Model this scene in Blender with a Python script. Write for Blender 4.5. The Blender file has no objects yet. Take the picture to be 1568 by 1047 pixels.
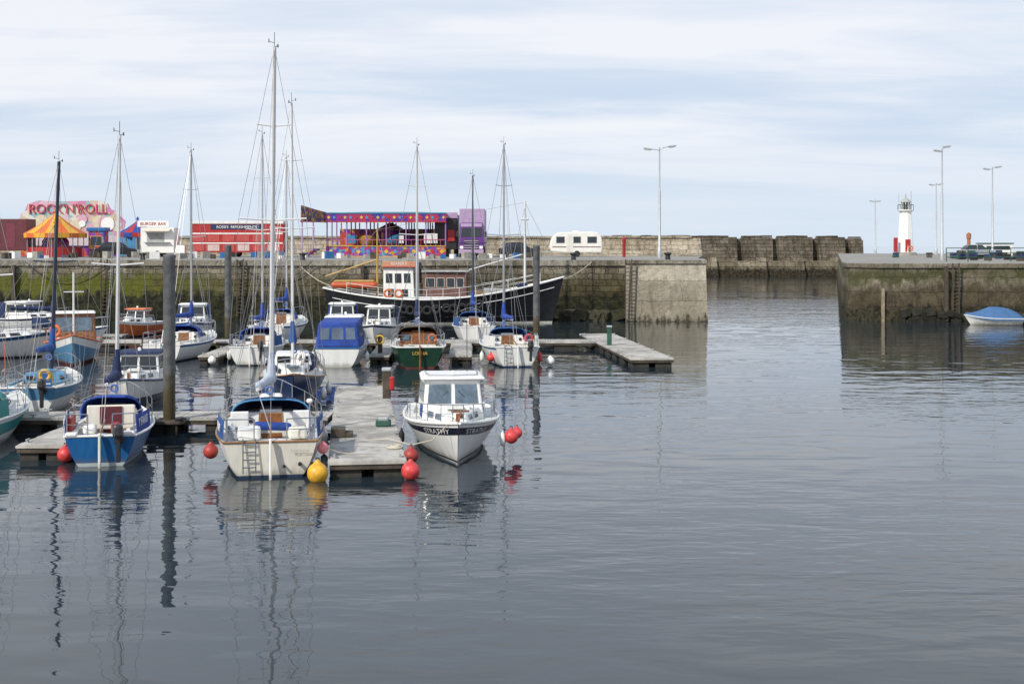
import bpy, math, random, bmesh
from mathutils import Vector, Matrix, Euler
random.seed(7)
scene=bpy.context.scene
R=math.radians
# ---------------------------------------------------------------- node helpers
def nn(nt,t,inp=None,**kw):
    n=nt.nodes.new(t)
    for k,v in kw.items(): setattr(n,k,v)
    if inp:
        for k,v in inp.items():
            if isinstance(v,bpy.types.NodeSocket): nt.links.new(v,n.inputs[k])
            else: n.inputs[k].default_value=v
    return n
def math_(nt,op,a,b=0.0,c=None,clamp=False):
    n=nt.nodes.new('ShaderNodeMath'); n.operation=op; n.use_clamp=clamp
    for i,v in enumerate((a,b,c)):
        if v is None: continue
        if isinstance(v,bpy.types.NodeSocket): nt.links.new(v,n.inputs[i])
        else: n.inputs[i].default_value=v
    return n.outputs[0]
def maprange(nt,v,a,b,c=0.0,d=1.0):
    n=nt.nodes.new('ShaderNodeMapRange'); n.interpolation_type='SMOOTHSTEP'
    nt.links.new(v,n.inputs[0])
    for i,x in enumerate((a,b,c,d)): n.inputs[i+1].default_value=x
    return n.outputs[0]
def mixc(nt,f,a,b,mode='MIX'):
    n=nt.nodes.new('ShaderNodeMix'); n.data_type='RGBA'; n.blend_type=mode
    def s(sock,v):
        if isinstance(v,bpy.types.NodeSocket): nt.links.new(v,sock)
        elif isinstance(v,(int,float)): sock.default_value=v
        else: sock.default_value=(*v[:3],1)
    s(n.inputs[0],f); s(n.inputs[6],a); s(n.inputs[7],b)
    return n.outputs[2]
def base(name):
    m=bpy.data.materials.new(name); m.use_nodes=True
    nt=m.node_tree; p=nt.nodes['Principled BSDF']
    return m,nt,p
_m={}
def M(name,col,rough=.5,metal=0.0,var=.12,scale=2.5,bump=0.0,streak=False,bscale=None,spec=.5):
    if name in _m: return _m[name]
    m,nt,p=base(name)
    tc=nn(nt,'ShaderNodeTexCoord')
    mp=nn(nt,'ShaderNodeMapping',{'Vector':tc.outputs['Object'],'Scale':(1,1,.18) if streak else (1,1,1)})
    n1=nn(nt,'ShaderNodeTexNoise',{'Vector':mp.outputs[0],'Scale':scale*(3 if streak else 1),'Detail':4.0,'Roughness':.65})
    f=maprange(nt,n1.outputs[0],.3,.7)
    a=[max(0,c*(1-var)) for c in col]; b=[min(1,c*(1+var*.6)) for c in col]
    c=mixc(nt,f,a,b)
    if streak:   # waterline scum on hulls (real growth, world height above the water)
        g=nn(nt,'ShaderNodeNewGeometry'); s=nn(nt,'ShaderNodeSeparateXYZ',{0:g.outputs['Position']})
        zn=math_(nt,'ADD',s.outputs[2],math_(nt,'MULTIPLY',math_(nt,'SUBTRACT',n1.outputs[0],.5),.35))
        c=mixc(nt,maprange(nt,zn,.28,.02,0,.55),c,(.16,.15,.09))
    nt.links.new(c,p.inputs['Base Color'])
    p.inputs['Roughness'].default_value=rough; p.inputs['Metallic'].default_value=metal
    p.inputs['Specular IOR Level'].default_value=spec
    if bump>0:
        n2=nn(nt,'ShaderNodeTexNoise',{'Vector':tc.outputs['Object'],'Scale':bscale or scale*4,'Detail':3.0})
        bp=nn(nt,'ShaderNodeBump',{'Height':n2.outputs[0],'Strength':bump,'Distance':.03})
        nt.links.new(bp.outputs[0],p.inputs['Normal'])
    _m[name]=m; return m
def wallmat(name,c1,c2,mort,bw,bh,weed_z=1.0,green=None,wet=.6,cols_weed=((.012,.011,.008),(.05,.042,.022)),msize=.03,stain=1.0,wz=(3.6,2.2)):
    m,nt,p=base(name)
    g=nn(nt,'ShaderNodeNewGeometry'); s=nn(nt,'ShaderNodeSeparateXYZ',{0:g.outputs['Position']})
    X,Y,Z=s.outputs
    xy=math_(nt,'ADD',X,Y)
    nz=nn(nt,'ShaderNodeTexNoise',{'Vector':g.outputs['Position'],'Scale':.9,'Detail':2.0})
    wob=math_(nt,'MULTIPLY',math_(nt,'SUBTRACT',nz.outputs[0],.5),1.1)
    cv=nn(nt,'ShaderNodeCombineXYZ',{0:math_(nt,'ADD',xy,wob),1:math_(nt,'ADD',Z,math_(nt,'MULTIPLY',wob,.35)),2:0.0})
    br=nn(nt,'ShaderNodeTexBrick',{'Vector':cv.outputs[0],'Color1':(*c1,1),'Color2':(*c2,1),'Mortar':(*mort,1),'Scale':1.0,'Mortar Size':msize,'Mortar Smooth':.4,'Bias':0.0,'Brick Width':bw,'Row Height':bh})
    big=nn(nt,'ShaderNodeTexNoise',{'Vector':g.outputs['Position'],'Scale':.22,'Detail':5.0,'Roughness':.7})
    fine=nn(nt,'ShaderNodeTexNoise',{'Vector':g.outputs['Position'],'Scale':3.0,'Detail':5.0,'Roughness':.75})
    sv=nn(nt,'ShaderNodeCombineXYZ',{0:math_(nt,'MULTIPLY',xy,1.3),1:0.0,2:math_(nt,'MULTIPLY',Z,.13)})
    st=nn(nt,'ShaderNodeTexNoise',{'Vector':sv.outputs[0],'Scale':1.2,'Detail':4.0,'Roughness':.6})
    c=mixc(nt,maprange(nt,big.outputs[0],.4,.6,1-stain,1),mixc(nt,1.0,br.outputs[0],(.56,.54,.50),'MULTIPLY'),br.outputs[0])
    c=mixc(nt,maprange(nt,fine.outputs[0],.38,.62,.0,.65*stain),c,mixc(nt,1.0,c,(.45,.45,.42),'MULTIPLY'))
    c=mixc(nt,maprange(nt,st.outputs[0],.48,.66,0,.75*stain),c,mixc(nt,1.0,c,(.42,.40,.37),'MULTIPLY'))
    zn=math_(nt,'ADD',Z,math_(nt,'MULTIPLY',math_(nt,'SUBTRACT',st.outputs[0],.5),2.6))
    zn2=math_(nt,'ADD',zn,math_(nt,'MULTIPLY',math_(nt,'SUBTRACT',fine.outputs[0],.5),1.6))
    if wet: 
        wm=maprange(nt,zn,wz[0],wz[1],0,wet); c=mixc(nt,wm,c,mixc(nt,1.0,c,(.34,.31,.25),'MULTIPLY'))
    if green:
        z0,z1,xl,col=green
        gm=math_(nt,'MULTIPLY',maprange(nt,zn2,z1+.5,z1-.3),maprange(nt,zn2,z0-.5,z0+.3))
        gm=math_(nt,'MULTIPLY',gm,maprange(nt,X,xl+4,xl-6,.15,1))
        gm=math_(nt,'MULTIPLY',gm,maprange(nt,big.outputs[0],.36,.5,.25,.95))
        c=mixc(nt,gm,c,mixc(nt,fine.outputs[0],[k*.3 for k in col],col))
    wd=maprange(nt,zn2,weed_z+.35,weed_z-.35)
    c=mixc(nt,wd,c,mixc(nt,maprange(nt,fine.outputs[0],.4,.65),cols_weed[0],cols_weed[1]))
    nt.links.new(c,p.inputs['Base Color']); p.inputs['Roughness'].default_value=.85
    p.inputs['Specular IOR Level'].default_value=.25
    h=math_(nt,'ADD',math_(nt,'MULTIPLY',br.outputs['Fac'],-.6),fine.outputs[0])
    bp=nn(nt,'ShaderNodeBump',{'Height':h,'Strength':.8,'Distance':.16})
    nt.links.new(bp.outputs[0],p.inputs['Normal'])
    return m
# ---------------------------------------------------------------- geometry helpers
def link(o,P):
    scene.collection.objects.link(o)
    if P is not None: o.parent=P
    return o
def empty(name,loc=(0,0,0),ang=0):
    e=bpy.data.objects.new(name,None); e.empty_display_size=.3
    e.location=loc; e.rotation_euler=(0,0,R(ang)); scene.collection.objects.link(e); return e
def mk(P,name,vs,fs,mats,fm=None,smooth=False,bevel=0,fix=True):
    me=bpy.data.meshes.new(name); me.from_pydata([tuple(v) for v in vs],[],fs)
    if not isinstance(mats,(list,tuple)): mats=[mats]
    for m in mats: me.materials.append(m)
    if fm:
        for p,i in zip(me.polygons,fm): p.material_index=i
    if fix:
        b=bmesh.new(); b.from_mesh(me); bmesh.ops.recalc_face_normals(b,faces=b.faces); b.to_mesh(me); b.free()
    if smooth:
        for p in me.polygons: p.use_smooth=True
        try: me.set_sharp_from_angle(angle=R(40))
        except Exception: pass
    o=bpy.data.objects.new(name,me); link(o,P)
    if bevel>0:
        md=o.modifiers.new('bevel','BEVEL'); md.width=bevel; md.segments=2; md.limit_method='ANGLE'; md.angle_limit=R(35)
    return o
BF=[(0,3,2,1),(4,5,6,7),(0,1,5,4),(1,2,6,5),(2,3,7,6),(3,0,4,7)]
def box(P,name,c,s,mat,rot=(0,0,0),bevel=0,taper=(1,1)):
    x,y,z=[k/2 for k in s]; tx,ty=taper
    vs=[(-x,-y,-z),(x,-y,-z),(x,y,-z),(-x,y,-z),(-x*tx,-y*ty,z),(x*tx,-y*ty,z),(x*tx,y*ty,z),(-x*tx,y*ty,z)]
    o=mk(P,name,vs,BF,mat,bevel=bevel); o.location=c; o.rotation_euler=[R(a) for a in rot]; return o
def boxes(P,name,lst,mat,fm=None):
    vs=[];fs=[];mi=[]
    for k,it in enumerate(lst):
        c,s=it[0],it[1]; rot=it[2] if len(it)>2 else None
        x,y,z=[q/2 for q in s]; b=len(vs)
        pts=[Vector(v) for v in [(-x,-y,-z),(x,-y,-z),(x,y,-z),(-x,y,-z),(-x,-y,z),(x,-y,z),(x,y,z),(-x,y,z)]]
        if rot:
            mt=Euler([R(a) for a in rot]).to_matrix(); pts=[mt@p for p in pts]
        vs+=[p+Vector(c) for p in pts]; fs+=[tuple(b+i for i in f) for f in BF]
        if fm: mi+=[fm[k]]*6
    return mk(P,name,vs,fs,mat,fm=mi or None)
def tubes(P,name,segs,mat,n=6):
    vs=[];fs=[]
    for sg in segs:
        p,q,r=Vector(sg[0]),Vector(sg[1]),sg[2]; r2=sg[3] if len(sg)>3 else r
        d=(q-p)
        if d.length<1e-5: continue
        d.normalize(); u=d.orthogonal().normalized(); v=d.cross(u); b=len(vs)
        for i in range(n):
            a=2*math.pi*i/n; w=u*math.cos(a)+v*math.sin(a); vs+=[p+w*r,q+w*r2]
        for i in range(n):
            j=(i+1)%n; fs.append((b+2*i,b+2*j,b+2*j+1,b+2*i+1))
        fs.append(tuple(b+2*i for i in range(n))); fs.append(tuple(b+2*i+1 for i in reversed(range(n))))
    return mk(P,name,vs,fs,mat,smooth=True)
def path(pts,r): return [(pts[i],pts[i+1],r) for i in range(len(pts)-1)]
def sag(a,b,d,n=7):
    a=Vector(a);b=Vector(b); return [a.lerp(b,i/n)-Vector((0,0,d*4*(i/n)*(1-i/n))) for i in range(n+1)]
def lathe(P,name,prof,mat,loc=(0,0,0),seg=20,rot=(0,0,0),fmf=None,smooth=True):
    vs=[];fs=[];fm=[]
    for i in range(seg):
        a=2*math.pi*i/seg
        for r,z in prof: vs.append((r*math.cos(a),r*math.sin(a),z))
    n=len(prof)
    for i in range(seg):
        j=(i+1)%seg
        for k in range(n-1):
            fs.append((i*n+k,j*n+k,j*n+k+1,i*n+k+1)); fm.append(fmf(i,k) if fmf else 0)
    if prof[0][0]>1e-4: fs.append(tuple(i*n for i in reversed(range(seg)))); fm.append(0)
    if prof[-1][0]>1e-4: fs.append(tuple(i*n+n-1 for i in range(seg))); fm.append(0)
    o=mk(P,name,vs,fs,mat,fm=fm,smooth=smooth)
    b=bmesh.new(); b.from_mesh(o.data); bmesh.ops.remove_doubles(b,verts=b.verts,dist=1e-5); b.to_mesh(o.data); b.free()
    o.location=loc; o.rotation_euler=[R(a) for a in rot]; return o
def torus(P,name,c,R0,r,mat,rot=(0,0,0),a0=0,a1=360,seg=18):
    vs=[];fs=[];m=7
    full=(a1-a0)>=360; cnt=seg if full else seg+1
    for i in range(cnt):
        a=R(a0+(a1-a0)*i/seg)
        for j in range(m):
            b=2*math.pi*j/m; rr=R0+r*math.cos(b); vs.append((rr*math.cos(a),rr*math.sin(a),r*math.sin(b)))
    for i in range(seg):
        k=(i+1)%cnt
        for j in range(m):
            l=(j+1)%m; fs.append((i*m+j,k*m+j,k*m+l,i*m+l))
    o=mk(P,name,vs,fs,mat,smooth=True); o.location=c; o.rotation_euler=[R(a) for a in rot]; return o
def prism(P,name,bot,top,z0,z1,mats,topmat=1):
    n=len(bot); vs=[(x,y,z0) for x,y in bot]+[(x,y,z1) for x,y in top]
    fs=[(i,(i+1)%n,n+(i+1)%n,n+i) for i in range(n)]+[tuple(reversed(range(n))),tuple(range(n,2*n))]
    fm=[0]*n+[0,topmat if isinstance(mats,(list,tuple)) and len(mats)>1 else 0]
    return mk(P,name,vs,fs,mats,fm=fm)
def extr(P,name,prof,y0,y1,mat,bevel=0):
    n=len(prof); vs=[(x,y0,z) for x,z in prof]+[(x,y1,z) for x,z in prof]
    fs=[(i,(i+1)%n,n+(i+1)%n,n+i) for i in range(n)]+[tuple(reversed(range(n))),tuple(range(n,2*n))]
    return mk(P,name,vs,fs,mat,bevel=bevel)
def tbox(P,name,x0,x1,wa,wf,z0,z1,fa,ff,si,mat,bevel=.03,z0f=None,z1f=None):
    z0f=z0 if z0f is None else z0f; z1f=z1 if z1f is None else z1f
    v=[Vector(p) for p in [(x0,-wa,z0),(x1,-wf,z0f),(x1,wf,z0f),(x0,wa,z0),(x0+fa,-wa+si,z1),(x1-ff,-wf+si,z1f),(x1-ff,wf-si,z1f),(x0+fa,wa-si,z1)]]
    mk(P,name,v,BF,mat,bevel=bevel)
    return {'front':(v[1],v[2],v[6],v[5]),'aft':(v[3],v[0],v[4],v[7]),'left':(v[2],v[3],v[7],v[6]),'right':(v[0],v[1],v[5],v[4]),'top':(v[4],v[5],v[6],v[7])}
def panel(P,name,q,u0,u1,v0,v1,mat,off=.015,base_=-.01):
    bl,br,tr,tl=q; nrm=(br-bl).cross(tl-bl).normalized()
    def at(u,v): return (bl*(1-u)+br*u)*(1-v)+(tl*(1-u)+tr*u)*v
    c=[at(u0,v0),at(u1,v0),at(u1,v1),at(u0,v1)]
    vs=[p+nrm*base_ for p in c]+[p+nrm*off for p in c]
    return mk(P,name,vs,BF,mat)
def window(P,name,q,u0,u1,v0,v1,glass,frame,fw=.03):
    w=(q[1]-q[0]).length; h=(q[3]-q[0]).length
    panel(P,name+'_frame',q,u0-fw/w,u1+fw/w,v0-fw/h,v1+fw/h,frame,off=.010)
    panel(P,name,q,u0,u1,v0,v1,glass,off=.018)
def textmesh(s,size,extrude=.0,align='CENTER'):
    cu=bpy.data.curves.new('txt','FONT'); cu.body=s; cu.size=size; cu.align_x=align; cu.align_y='CENTER'; cu.extrude=extrude
    o=bpy.data.objects.new('txt',cu); scene.collection.objects.link(o)
    bpy.context.view_layer.update()
    dg=bpy.context.evaluated_depsgraph_get(); me=bpy.data.meshes.new_from_object(o.evaluated_get(dg))
    bpy.data.objects.remove(o); return me
def text(P,name,s,loc,rot,size,mat,extrude=.02,sx=1):
    me=textmesh(s,size,extrude); me.materials.clear(); me.materials.append(mat)
    o=bpy.data.objects.new(name,me); link(o,P); o.location=loc; o.rotation_euler=[R(a) for a in rot]; o.scale=(sx,1,1); return o
# ---------------------------------------------------------------- materials
white=M('white_gelcoat',(.82,.82,.79),.28,var=.08,streak=True,scale=1.2)
cream=M('cream_gelcoat',(.76,.73,.64),.35,var=.12,streak=True,scale=1.2)
deckw=M('deck_paint',(.66,.66,.62),.6,var=.15)
greyd=M('grey_deck',(.36,.37,.36),.7,var=.2)
navy=M('navy_paint',(.018,.035,.10),.25,var=.2,streak=True)
blueh=M('blue_hull_paint',(.018,.12,.32),.3,var=.18,streak=True)
blueh2=M('light_blue_paint',(.09,.25,.42),.35,var=.15,streak=True)
bluec=M('blue_canvas',(.022,.085,.28),.8,var=.3,bump=.7,scale=2)
bluec2=M('royal_blue_canvas',(.018,.06,.30),.8,var=.3,bump=.7,scale=2)
navyc=M('navy_canvas',(.015,.03,.09),.85,var=.25,bump=.6,scale=2)
cyanc=M('pale_blue_canvas',(.07,.27,.52),.8,var=.2,bump=.5,scale=2)
greenh=M('green_hull_paint',(.012,.045,.026),.3,var=.2)
tealh=M('teal_hull_paint',(.04,.28,.27),.35,var=.15)
black=M('black_hull_paint',(.012,.013,.016),.4,var=.4)
blackr=M('black_rubber',(.015,.015,.015),.8,var=.3)
anti=M('antifoul',(.03,.035,.05),.8,var=.4,bump=.3)
antir=M('red_antifoul',(.14,.03,.02),.8,var=.4,bump=.3)
red=M('red_paint',(.38,.022,.022),.45,var=.2)
maroon=M('maroon_paint',(.11,.02,.03),.5,var=.25)
brown=M('brown_cabin_paint',(.16,.075,.06),.5,var=.2)
orange=M('orange_paint',(.62,.15,.04),.5,var=.2)
buoyr=M('red_buoy_vinyl',(.66,.06,.06),.45,var=.3,scale=6)
buoyy=M('yellow_buoy_vinyl',(.74,.40,.03),.45,var=.25,scale=6)
yellow=M('yellow_paint',(.66,.42,.05),.5,var=.15)
purple=M('purple_paint',(.12,.03,.22),.35,var=.2)
lilac=M('lilac_paint',(.40,.28,.44),.5,var=.12)
wood=M('varnished_wood',(.24,.09,.025),.35,var=.35,scale=6)
teak=M('teak_trim',(.30,.16,.07),.5,var=.3)
plank=M('weathered_decking',(.43,.41,.37),.85,var=.4,scale=1.2,bump=.4)
timb=M('dark_timber',(.075,.06,.045),.85,var=.4,bump=.4)
floatm=M('pontoon_float',(.035,.033,.026),.85,var=.5,bump=.5)
alu=M('aluminium_spar',(.50,.51,.52),.35,.5,var=.08)
whites=M('white_spar',(.70,.70,.69),.35,var=.06)
navys=M('navy_spar',(.02,.03,.06),.4,var=.1)
steel=M('stainless_steel',(.55,.56,.57),.22,.9,var=.1)
wire=M('rigging_wire',(.28,.28,.29),.4,.5,var=.1)
rope=M('rope',(.55,.50,.40),.9,var=.2)
glass=M('dark_glass',(.015,.02,.025),.06,var=.2,spec=.8)
glassb=M('blue_tinted_glass',(.10,.15,.20),.06,var=.4,spec=.8)
clearp=M('clear_vinyl',(.10,.14,.20),.15,var=.3,spec=.7)
blackp=M('black_plastic',(.02,.02,.022),.45,var=.2)
conc=M('concrete',(.33,.31,.27),.9,var=.25,bump=.4)
galv=M('galvanised_steel',(.42,.44,.45),.5,.4,var=.1)
tyre=M('tyre_rubber',(.018,.018,.018),.8)
greenp=M('green_net',(.03,.09,.065),.8,var=.3)
tanw=M('tan_timber',(.30,.24,.16),.85,var=.3)
# ---------------------------------------------------------------- world / sun
w=bpy.data.worlds.new('World'); scene.world=w; w.use_nodes=True
nt=w.node_tree; bg=nt.nodes['Background']; bg.inputs[1].default_value=.1
SUN_EL=38; sun_dir=Vector((-.62,-.74,0)).normalized()*math.cos(R(SUN_EL)); sun_dir.z=math.sin(R(SUN_EL))
sky=nn(nt,'ShaderNodeTexSky',sky_type='NISHITA'); sky.sun_disc=False; sky.sun_elevation=R(SUN_EL); sky.sun_rotation=math.atan2(sun_dir.x,sun_dir.y)
tc=nn(nt,'ShaderNodeTexCoord'); sp=nn(nt,'ShaderNodeSeparateXYZ',{0:tc.outputs['Generated']})
zz=math_(nt,'MAXIMUM',sp.outputs[2],0.0); dn=math_(nt,'ADD',zz,.11)
cv=nn(nt,'ShaderNodeCombineXYZ',{0:math_(nt,'MULTIPLY',math_(nt,'DIVIDE',sp.outputs[0],dn),.42),1:math_(nt,'DIVIDE',sp.outputs[1],dn),2:3.7})
n1=nn(nt,'ShaderNodeTexNoise',{'Vector':cv.outputs[0],'Scale':.85,'Detail':6.0,'Roughness':.56,'Distortion':.35})
n2=nn(nt,'ShaderNodeTexNoise',{'Vector':cv.outputs[0],'Scale':2.6,'Detail':4.0,'Roughness':.6,'Distortion':.6})
ns=math_(nt,'ADD',math_(nt,'MULTIPLY',n1.outputs[0],.75),math_(nt,'MULTIPLY',n2.outputs[0],.25))
cf=maprange(nt,ns,.37,.62)
cf=math_(nt,'MULTIPLY',cf,maprange(nt,zz,.01,.11,.2,1.0))
cf=math_(nt,'ADD',cf,maprange(nt,zz,.10,.20,0.05,.4),clamp=True)
lowc=mixc(nt,maprange(nt,zz,.0,.09),(6.9,8.0,9.3),(6.1,7.25,8.9))
hic=mixc(nt,maprange(nt,zz,.32,.70),(9.1,9.3,9.9),(5.0,6.0,7.9))
lowc=mixc(nt,maprange(nt,zz,.25,.65),lowc,(3.4,4.9,7.6))
cl=mixc(nt,cf,lowc,hic)
fin=mixc(nt,.94,sky.outputs[0],cl)
nt.links.new(fin,bg.inputs[0])
sd=bpy.data.lights.new('sun','SUN'); sd.energy=3.9; sd.angle=R(2.0); sd.color=(1,.94,.84)
so=bpy.data.objects.new('sun',sd); scene.collection.objects.link(so); so.rotation_euler=(-sun_dir).to_track_quat('-Z','Y').to_euler(); so.location=(-30,-40,60)
# ---------------------------------------------------------------- camera
cd=bpy.data.cameras.new('camera'); cam=bpy.data.objects.new('camera',cd); scene.collection.objects.link(cam)
cam.location=(0,0,6); cam.rotation_euler=(R(90),0,0); cd.lens=45; cd.sensor_width=36; cd.shift_y=-148/1568; cd.clip_end=12000; cd.clip_start=.1
scene.camera=cam
scene.view_settings.view_transform='Standard'; scene.view_settings.look='None'; scene.view_settings.exposure=0
# ---------------------------------------------------------------- water
m,nt,p=base('harbour_water')
g=nn(nt,'ShaderNodeNewGeometry')
def wn(sx,sy,sc,det,dist=0.0,rot=0):
    mp=nn(nt,'ShaderNodeMapping',{'Vector':g.outputs['Position'],'Scale':(sx,sy,1),'Rotation':(0,0,R(rot))})
    return nn(nt,'ShaderNodeTexNoise',{'Vector':mp.outputs[0],'Scale':sc,'Detail':det,'Roughness':.5,'Distortion':dist}).outputs[0]
patch=wn(.3,1,.06,2.0)
a=wn(.5,1.0,.85,1.0,.4,6); b=wn(.5,1.2,3.0,1.0,.3,-8); c=wn(.35,1,.28,1.0,.0,12)
h=math_(nt,'ADD',math_(nt,'MULTIPLY',a,1.0),math_(nt,'MULTIPLY',math_(nt,'MULTIPLY',b,.22),maprange(nt,patch,.42,.60,.15,1.9)))
h=math_(nt,'ADD',h,math_(nt,'MULTIPLY',c,.8))
bp=nn(nt,'ShaderNodeBump',{'Height':h,'Strength':1.0,'Distance':.029})
nt.links.new(bp.outputs[0],p.inputs['Normal'])
p.inputs['Base Color'].default_value=(.020,.031,.040,1); p.inputs['Roughness'].default_value=.02; p.inputs['IOR'].default_value=1.37
mk(None,'water',[(-4000,-300,0),(4000,-300,0),(4000,8000,0),(-4000,8000,0)],[(0,1,2,3)],m,fix=False)
mk(None,'seabed_ground',[(-4000,-300,-6),(4000,-300,-6),(4000,8000,-6),(-4000,8000,-6)],[(0,1,2,3)],M('seabed_mud',(.06,.055,.045),.9),fix=False)
# ---------------------------------------------------------------- quays and walls
quaym=wallmat('old_stone_quay',(.26,.235,.185),(.43,.39,.31),(.12,.11,.09),1.0,.46,weed_z=2.0,green=(2.1,3.5,-24,(.16,.175,.025)),wet=.94,wz=(4.0,3.0),cols_weed=((.010,.010,.007),(.042,.044,.018)))
piem=wallmat('pier_concrete',(.58,.53,.43),(.50,.46,.37),(.34,.31,.25),6.0,1.6,weed_z=.25,wet=.4,msize=.02,cols_weed=((.05,.045,.03),(.14,.12,.08)),stain=.6,wz=(3.4,2.9))
rpm=wallmat('right_pier_stone',(.32,.285,.225),(.40,.36,.28),(.15,.14,.115),3.2,1.15,weed_z=1.1,wet=.94,msize=.02,green=(3.2,4.1,200,(.09,.095,.035)),cols_weed=((.016,.015,.010),(.065,.06,.032)),wz=(3.2,2.3),stain=.9)
parm=wallmat('cream_seawall_stone',(.50,.44,.34),(.60,.53,.42),(.30,.26,.21),1.3,.5,weed_z=-5,wet=0,msize=.03,stain=.8)
bwm=wallmat('breakwater_stone',(.15,.13,.10),(.25,.215,.165),(.08,.07,.06),1.8,.7,weed_z=1.4,wet=.2,msize=.05)
bwl=wallmat('breakwater_apron_stone',(.34,.30,.22),(.42,.37,.28),(.12,.10,.08),2.4,.9,weed_z=1.5,wet=.3,msize=.05,cols_weed=((.012,.010,.008),(.06,.05,.025)))
topm=M('quay_surface',(.27,.26,.23),.9,var=.25,scale=.4,bump=.3)
capm=wallmat('quay_cope',(.36,.335,.285),(.44,.405,.34),(.16,.15,.13),2.2,3.0,weed_z=-5,wet=0,msize=.025)
Q=empty('harbour_quay')
prism(Q,'wall',[(-170,102.8),(8.8,102.6),(14.5,101.9),(23,152),(-170,152)],[(-170,103.2),(8.8,103),(14.5,102.3),(22.6,151.6),(-170,151.6)],-3,4.35,[quaym,topm])
cop=[(-170,103.05),(8.8,102.85),(14.6,102.2),(22.6,151.7),(-170,151.7)]
prism(Q,'cope',cop,cop,4.353,4.8,[capm,topm])
prism(Q,'pier_head',[(8.9,100.6),(15.5,100.4),(17.2,113),(10,113)],[(9.0,101.0),(15.25,100.8),(16.6,112),(10,112)],-3,4.55,[piem,topm])
cop=[(8.93,100.85),(15.3,100.65),(16.75,112.2),(10,112.2)]
prism(Q,'pier_head_cope',cop,cop,4.553,4.83,[capm,topm])
mb=[]
for x in (-60,-32.7,-21.8,9.15,-46):
    yb=102.62 if x<5 else 100.4
    mb+=[((x-.25,yb,2.6),(.09,.09,4.6)),((x+.25,yb,2.6),(.09,.09,4.6))]+[((x,yb,.6+.3*i),(.45,.05,.05)) for i in range(14)]
boxes(Q,'ladders',mb,timb)
boxes(Q,'rubbing_posts',[((x,102.72,2.3),(.26,.3,4.2)) for x in (-78,-64,-53,-40,-12)],timb)
lathe(Q,'bollard',[(.22,0),(.2,.35),(.32,.45),(.32,.55),(.0,.62)],blackp,(12.6,103.5,4.83),seg=12)
for i,x in enumerate((-72,-58,-44,-30,-17,-3,5)): lathe(Q,'bollard',[(.22,0),(.18,.35),(.3,.45),(.3,.55),(.0,.62)],blackp,(x,104,4.8),seg=12)
tubes(Q,'chains',[s for x in (-36,-19,-55) for s in path([(x+dx,102.7-.05*abs(dx),4.7-(1-(dx/3)**2)*1.6) for dx in (-3,-2,-1,0,1,2,3)],.035)],blackp,4)
rk=[];
for i in range(26):
    x=random.uniform(4.2,8.6); rk.append(((x,102.1+random.uniform(-.4,.3),random.uniform(-.1,.5)),(random.uniform(.5,1.1),.9,random.uniform(.4,.8)),(random.uniform(-20,20),random.uniform(-20,20),random.uniform(0,90))))
boxes(Q,'weeded_rocks',rk,M('weeded_rock',(.045,.042,.022),.85,var=.5,bump=.6))
S_=empty('sea_wall')
prism(S_,'parapet',[(-170,149.5),(22.2,149.5),(22.6,151.3),(-170,151.3)],[(-170,149.8),(22.0,149.8),(22.3,151.1),(-170,151.1)],4.81,6.85,[parm])
boxes(S_,'coping_stones',[((-169+2.0*i+1,150.4,6.97+random.uniform(-.03,.03)),(1.95,1.7,.22)) for i in range(95)],parm)
prism(S_,'lower_step',[(8,143),(21,143),(21.6,149.4),(8,149.4)],[(8,143.2),(20.9,143.2),(21.4,149.4),(8,149.4)],4.81,5.35,[parm])
box(S_,'hut_block',(19.6,141,5.15),(2.4,1.6,.65),parm,bevel=.05)
B_=empty('stone_breakwater')
gaps=[45,52,59.9,66.3]
xs=[18]+gaps+[71]
for i in range(5):
    x0=xs[i]+(.6 if i else 0); x1=xs[i+1]-(.6 if i<4 else 0)
    zt=7.6-(.25 if i==4 else 0)
    if i==4: x1=69
    mk(B_,'wall_section',[(x0,252,2.5),(x1,252,2.5),(x1,256,2.5),(x0,256,2.5),(x0,252.6,zt),(x1,252.6,zt),(x1,255.6,zt),(x0,255.6,zt)],BF,bwm)
    boxes(B_,'cope_blocks',[((x0+1+1.9*j,254,zt+.15+random.uniform(-.06,.1)),(1.8,3,.3)) for j in range(int((x1-x0)/1.9))],bwm)
box(B_,'recess_wall',(43,254.6,4.6),(50,1.8,5.4),bwm)
prism(B_,'apron',[(18,246.5),(70.5,246.5),(71.5,262),(18,262)],[(18,248),(69.8,248),(70.5,261),(18,261)],-3,2.9,[bwl])
for x in (39,48.5,55.8,63,68): prism(B_,'buttress',[(x-.9,245.5),(x+.9,245.5),(x+.7,248),(x-.7,248)],[(x-.5,247.4),(x+.5,247.4),(x+.5,252),(x-.5,252)],-2,3.6,[bwl])
box(B_,'end_tower_block',(68.2,252.5,4.9),(1.6,3,4.2),bwm,taper=(.85,.9))
prism(B_,'breakwater_return',[(69,249),(72,252),(72,300),(68,300)],[(69,250),(71,253),(71,300),(69,300)],-2,2.6,[bwl])
RP=empty('harbour_pier')
bot=[(28.3,100.6),(26.9,103.8),(27.3,107),(57,226),(170,226),(170,99.5)]; top=[(28.7,101.1),(27.45,104),(27.8,107.2),(57.2,224),(170,224),(170,100)]
prism(RP,'wall',list(reversed(bot)),list(reversed(top)),-3,4.2,[rpm,topm])
t2=list(reversed([(28.6,100.95),(27.3,104),(27.7,107.3),(57.1,224.4),(170,224.4),(170,99.85)]))
prism(RP,'cope',t2,t2,4.203,4.55,[rpm,topm])
boxes(RP,'ladder',[((34.6,100.5,2.4),(.09,.1,4.4)),((35.1,100.5,2.4),(.09,.1,4.4))]+[((34.85,100.5,.4+.3*i),(.45,.06,.05)) for i in range(14)],timb)
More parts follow.
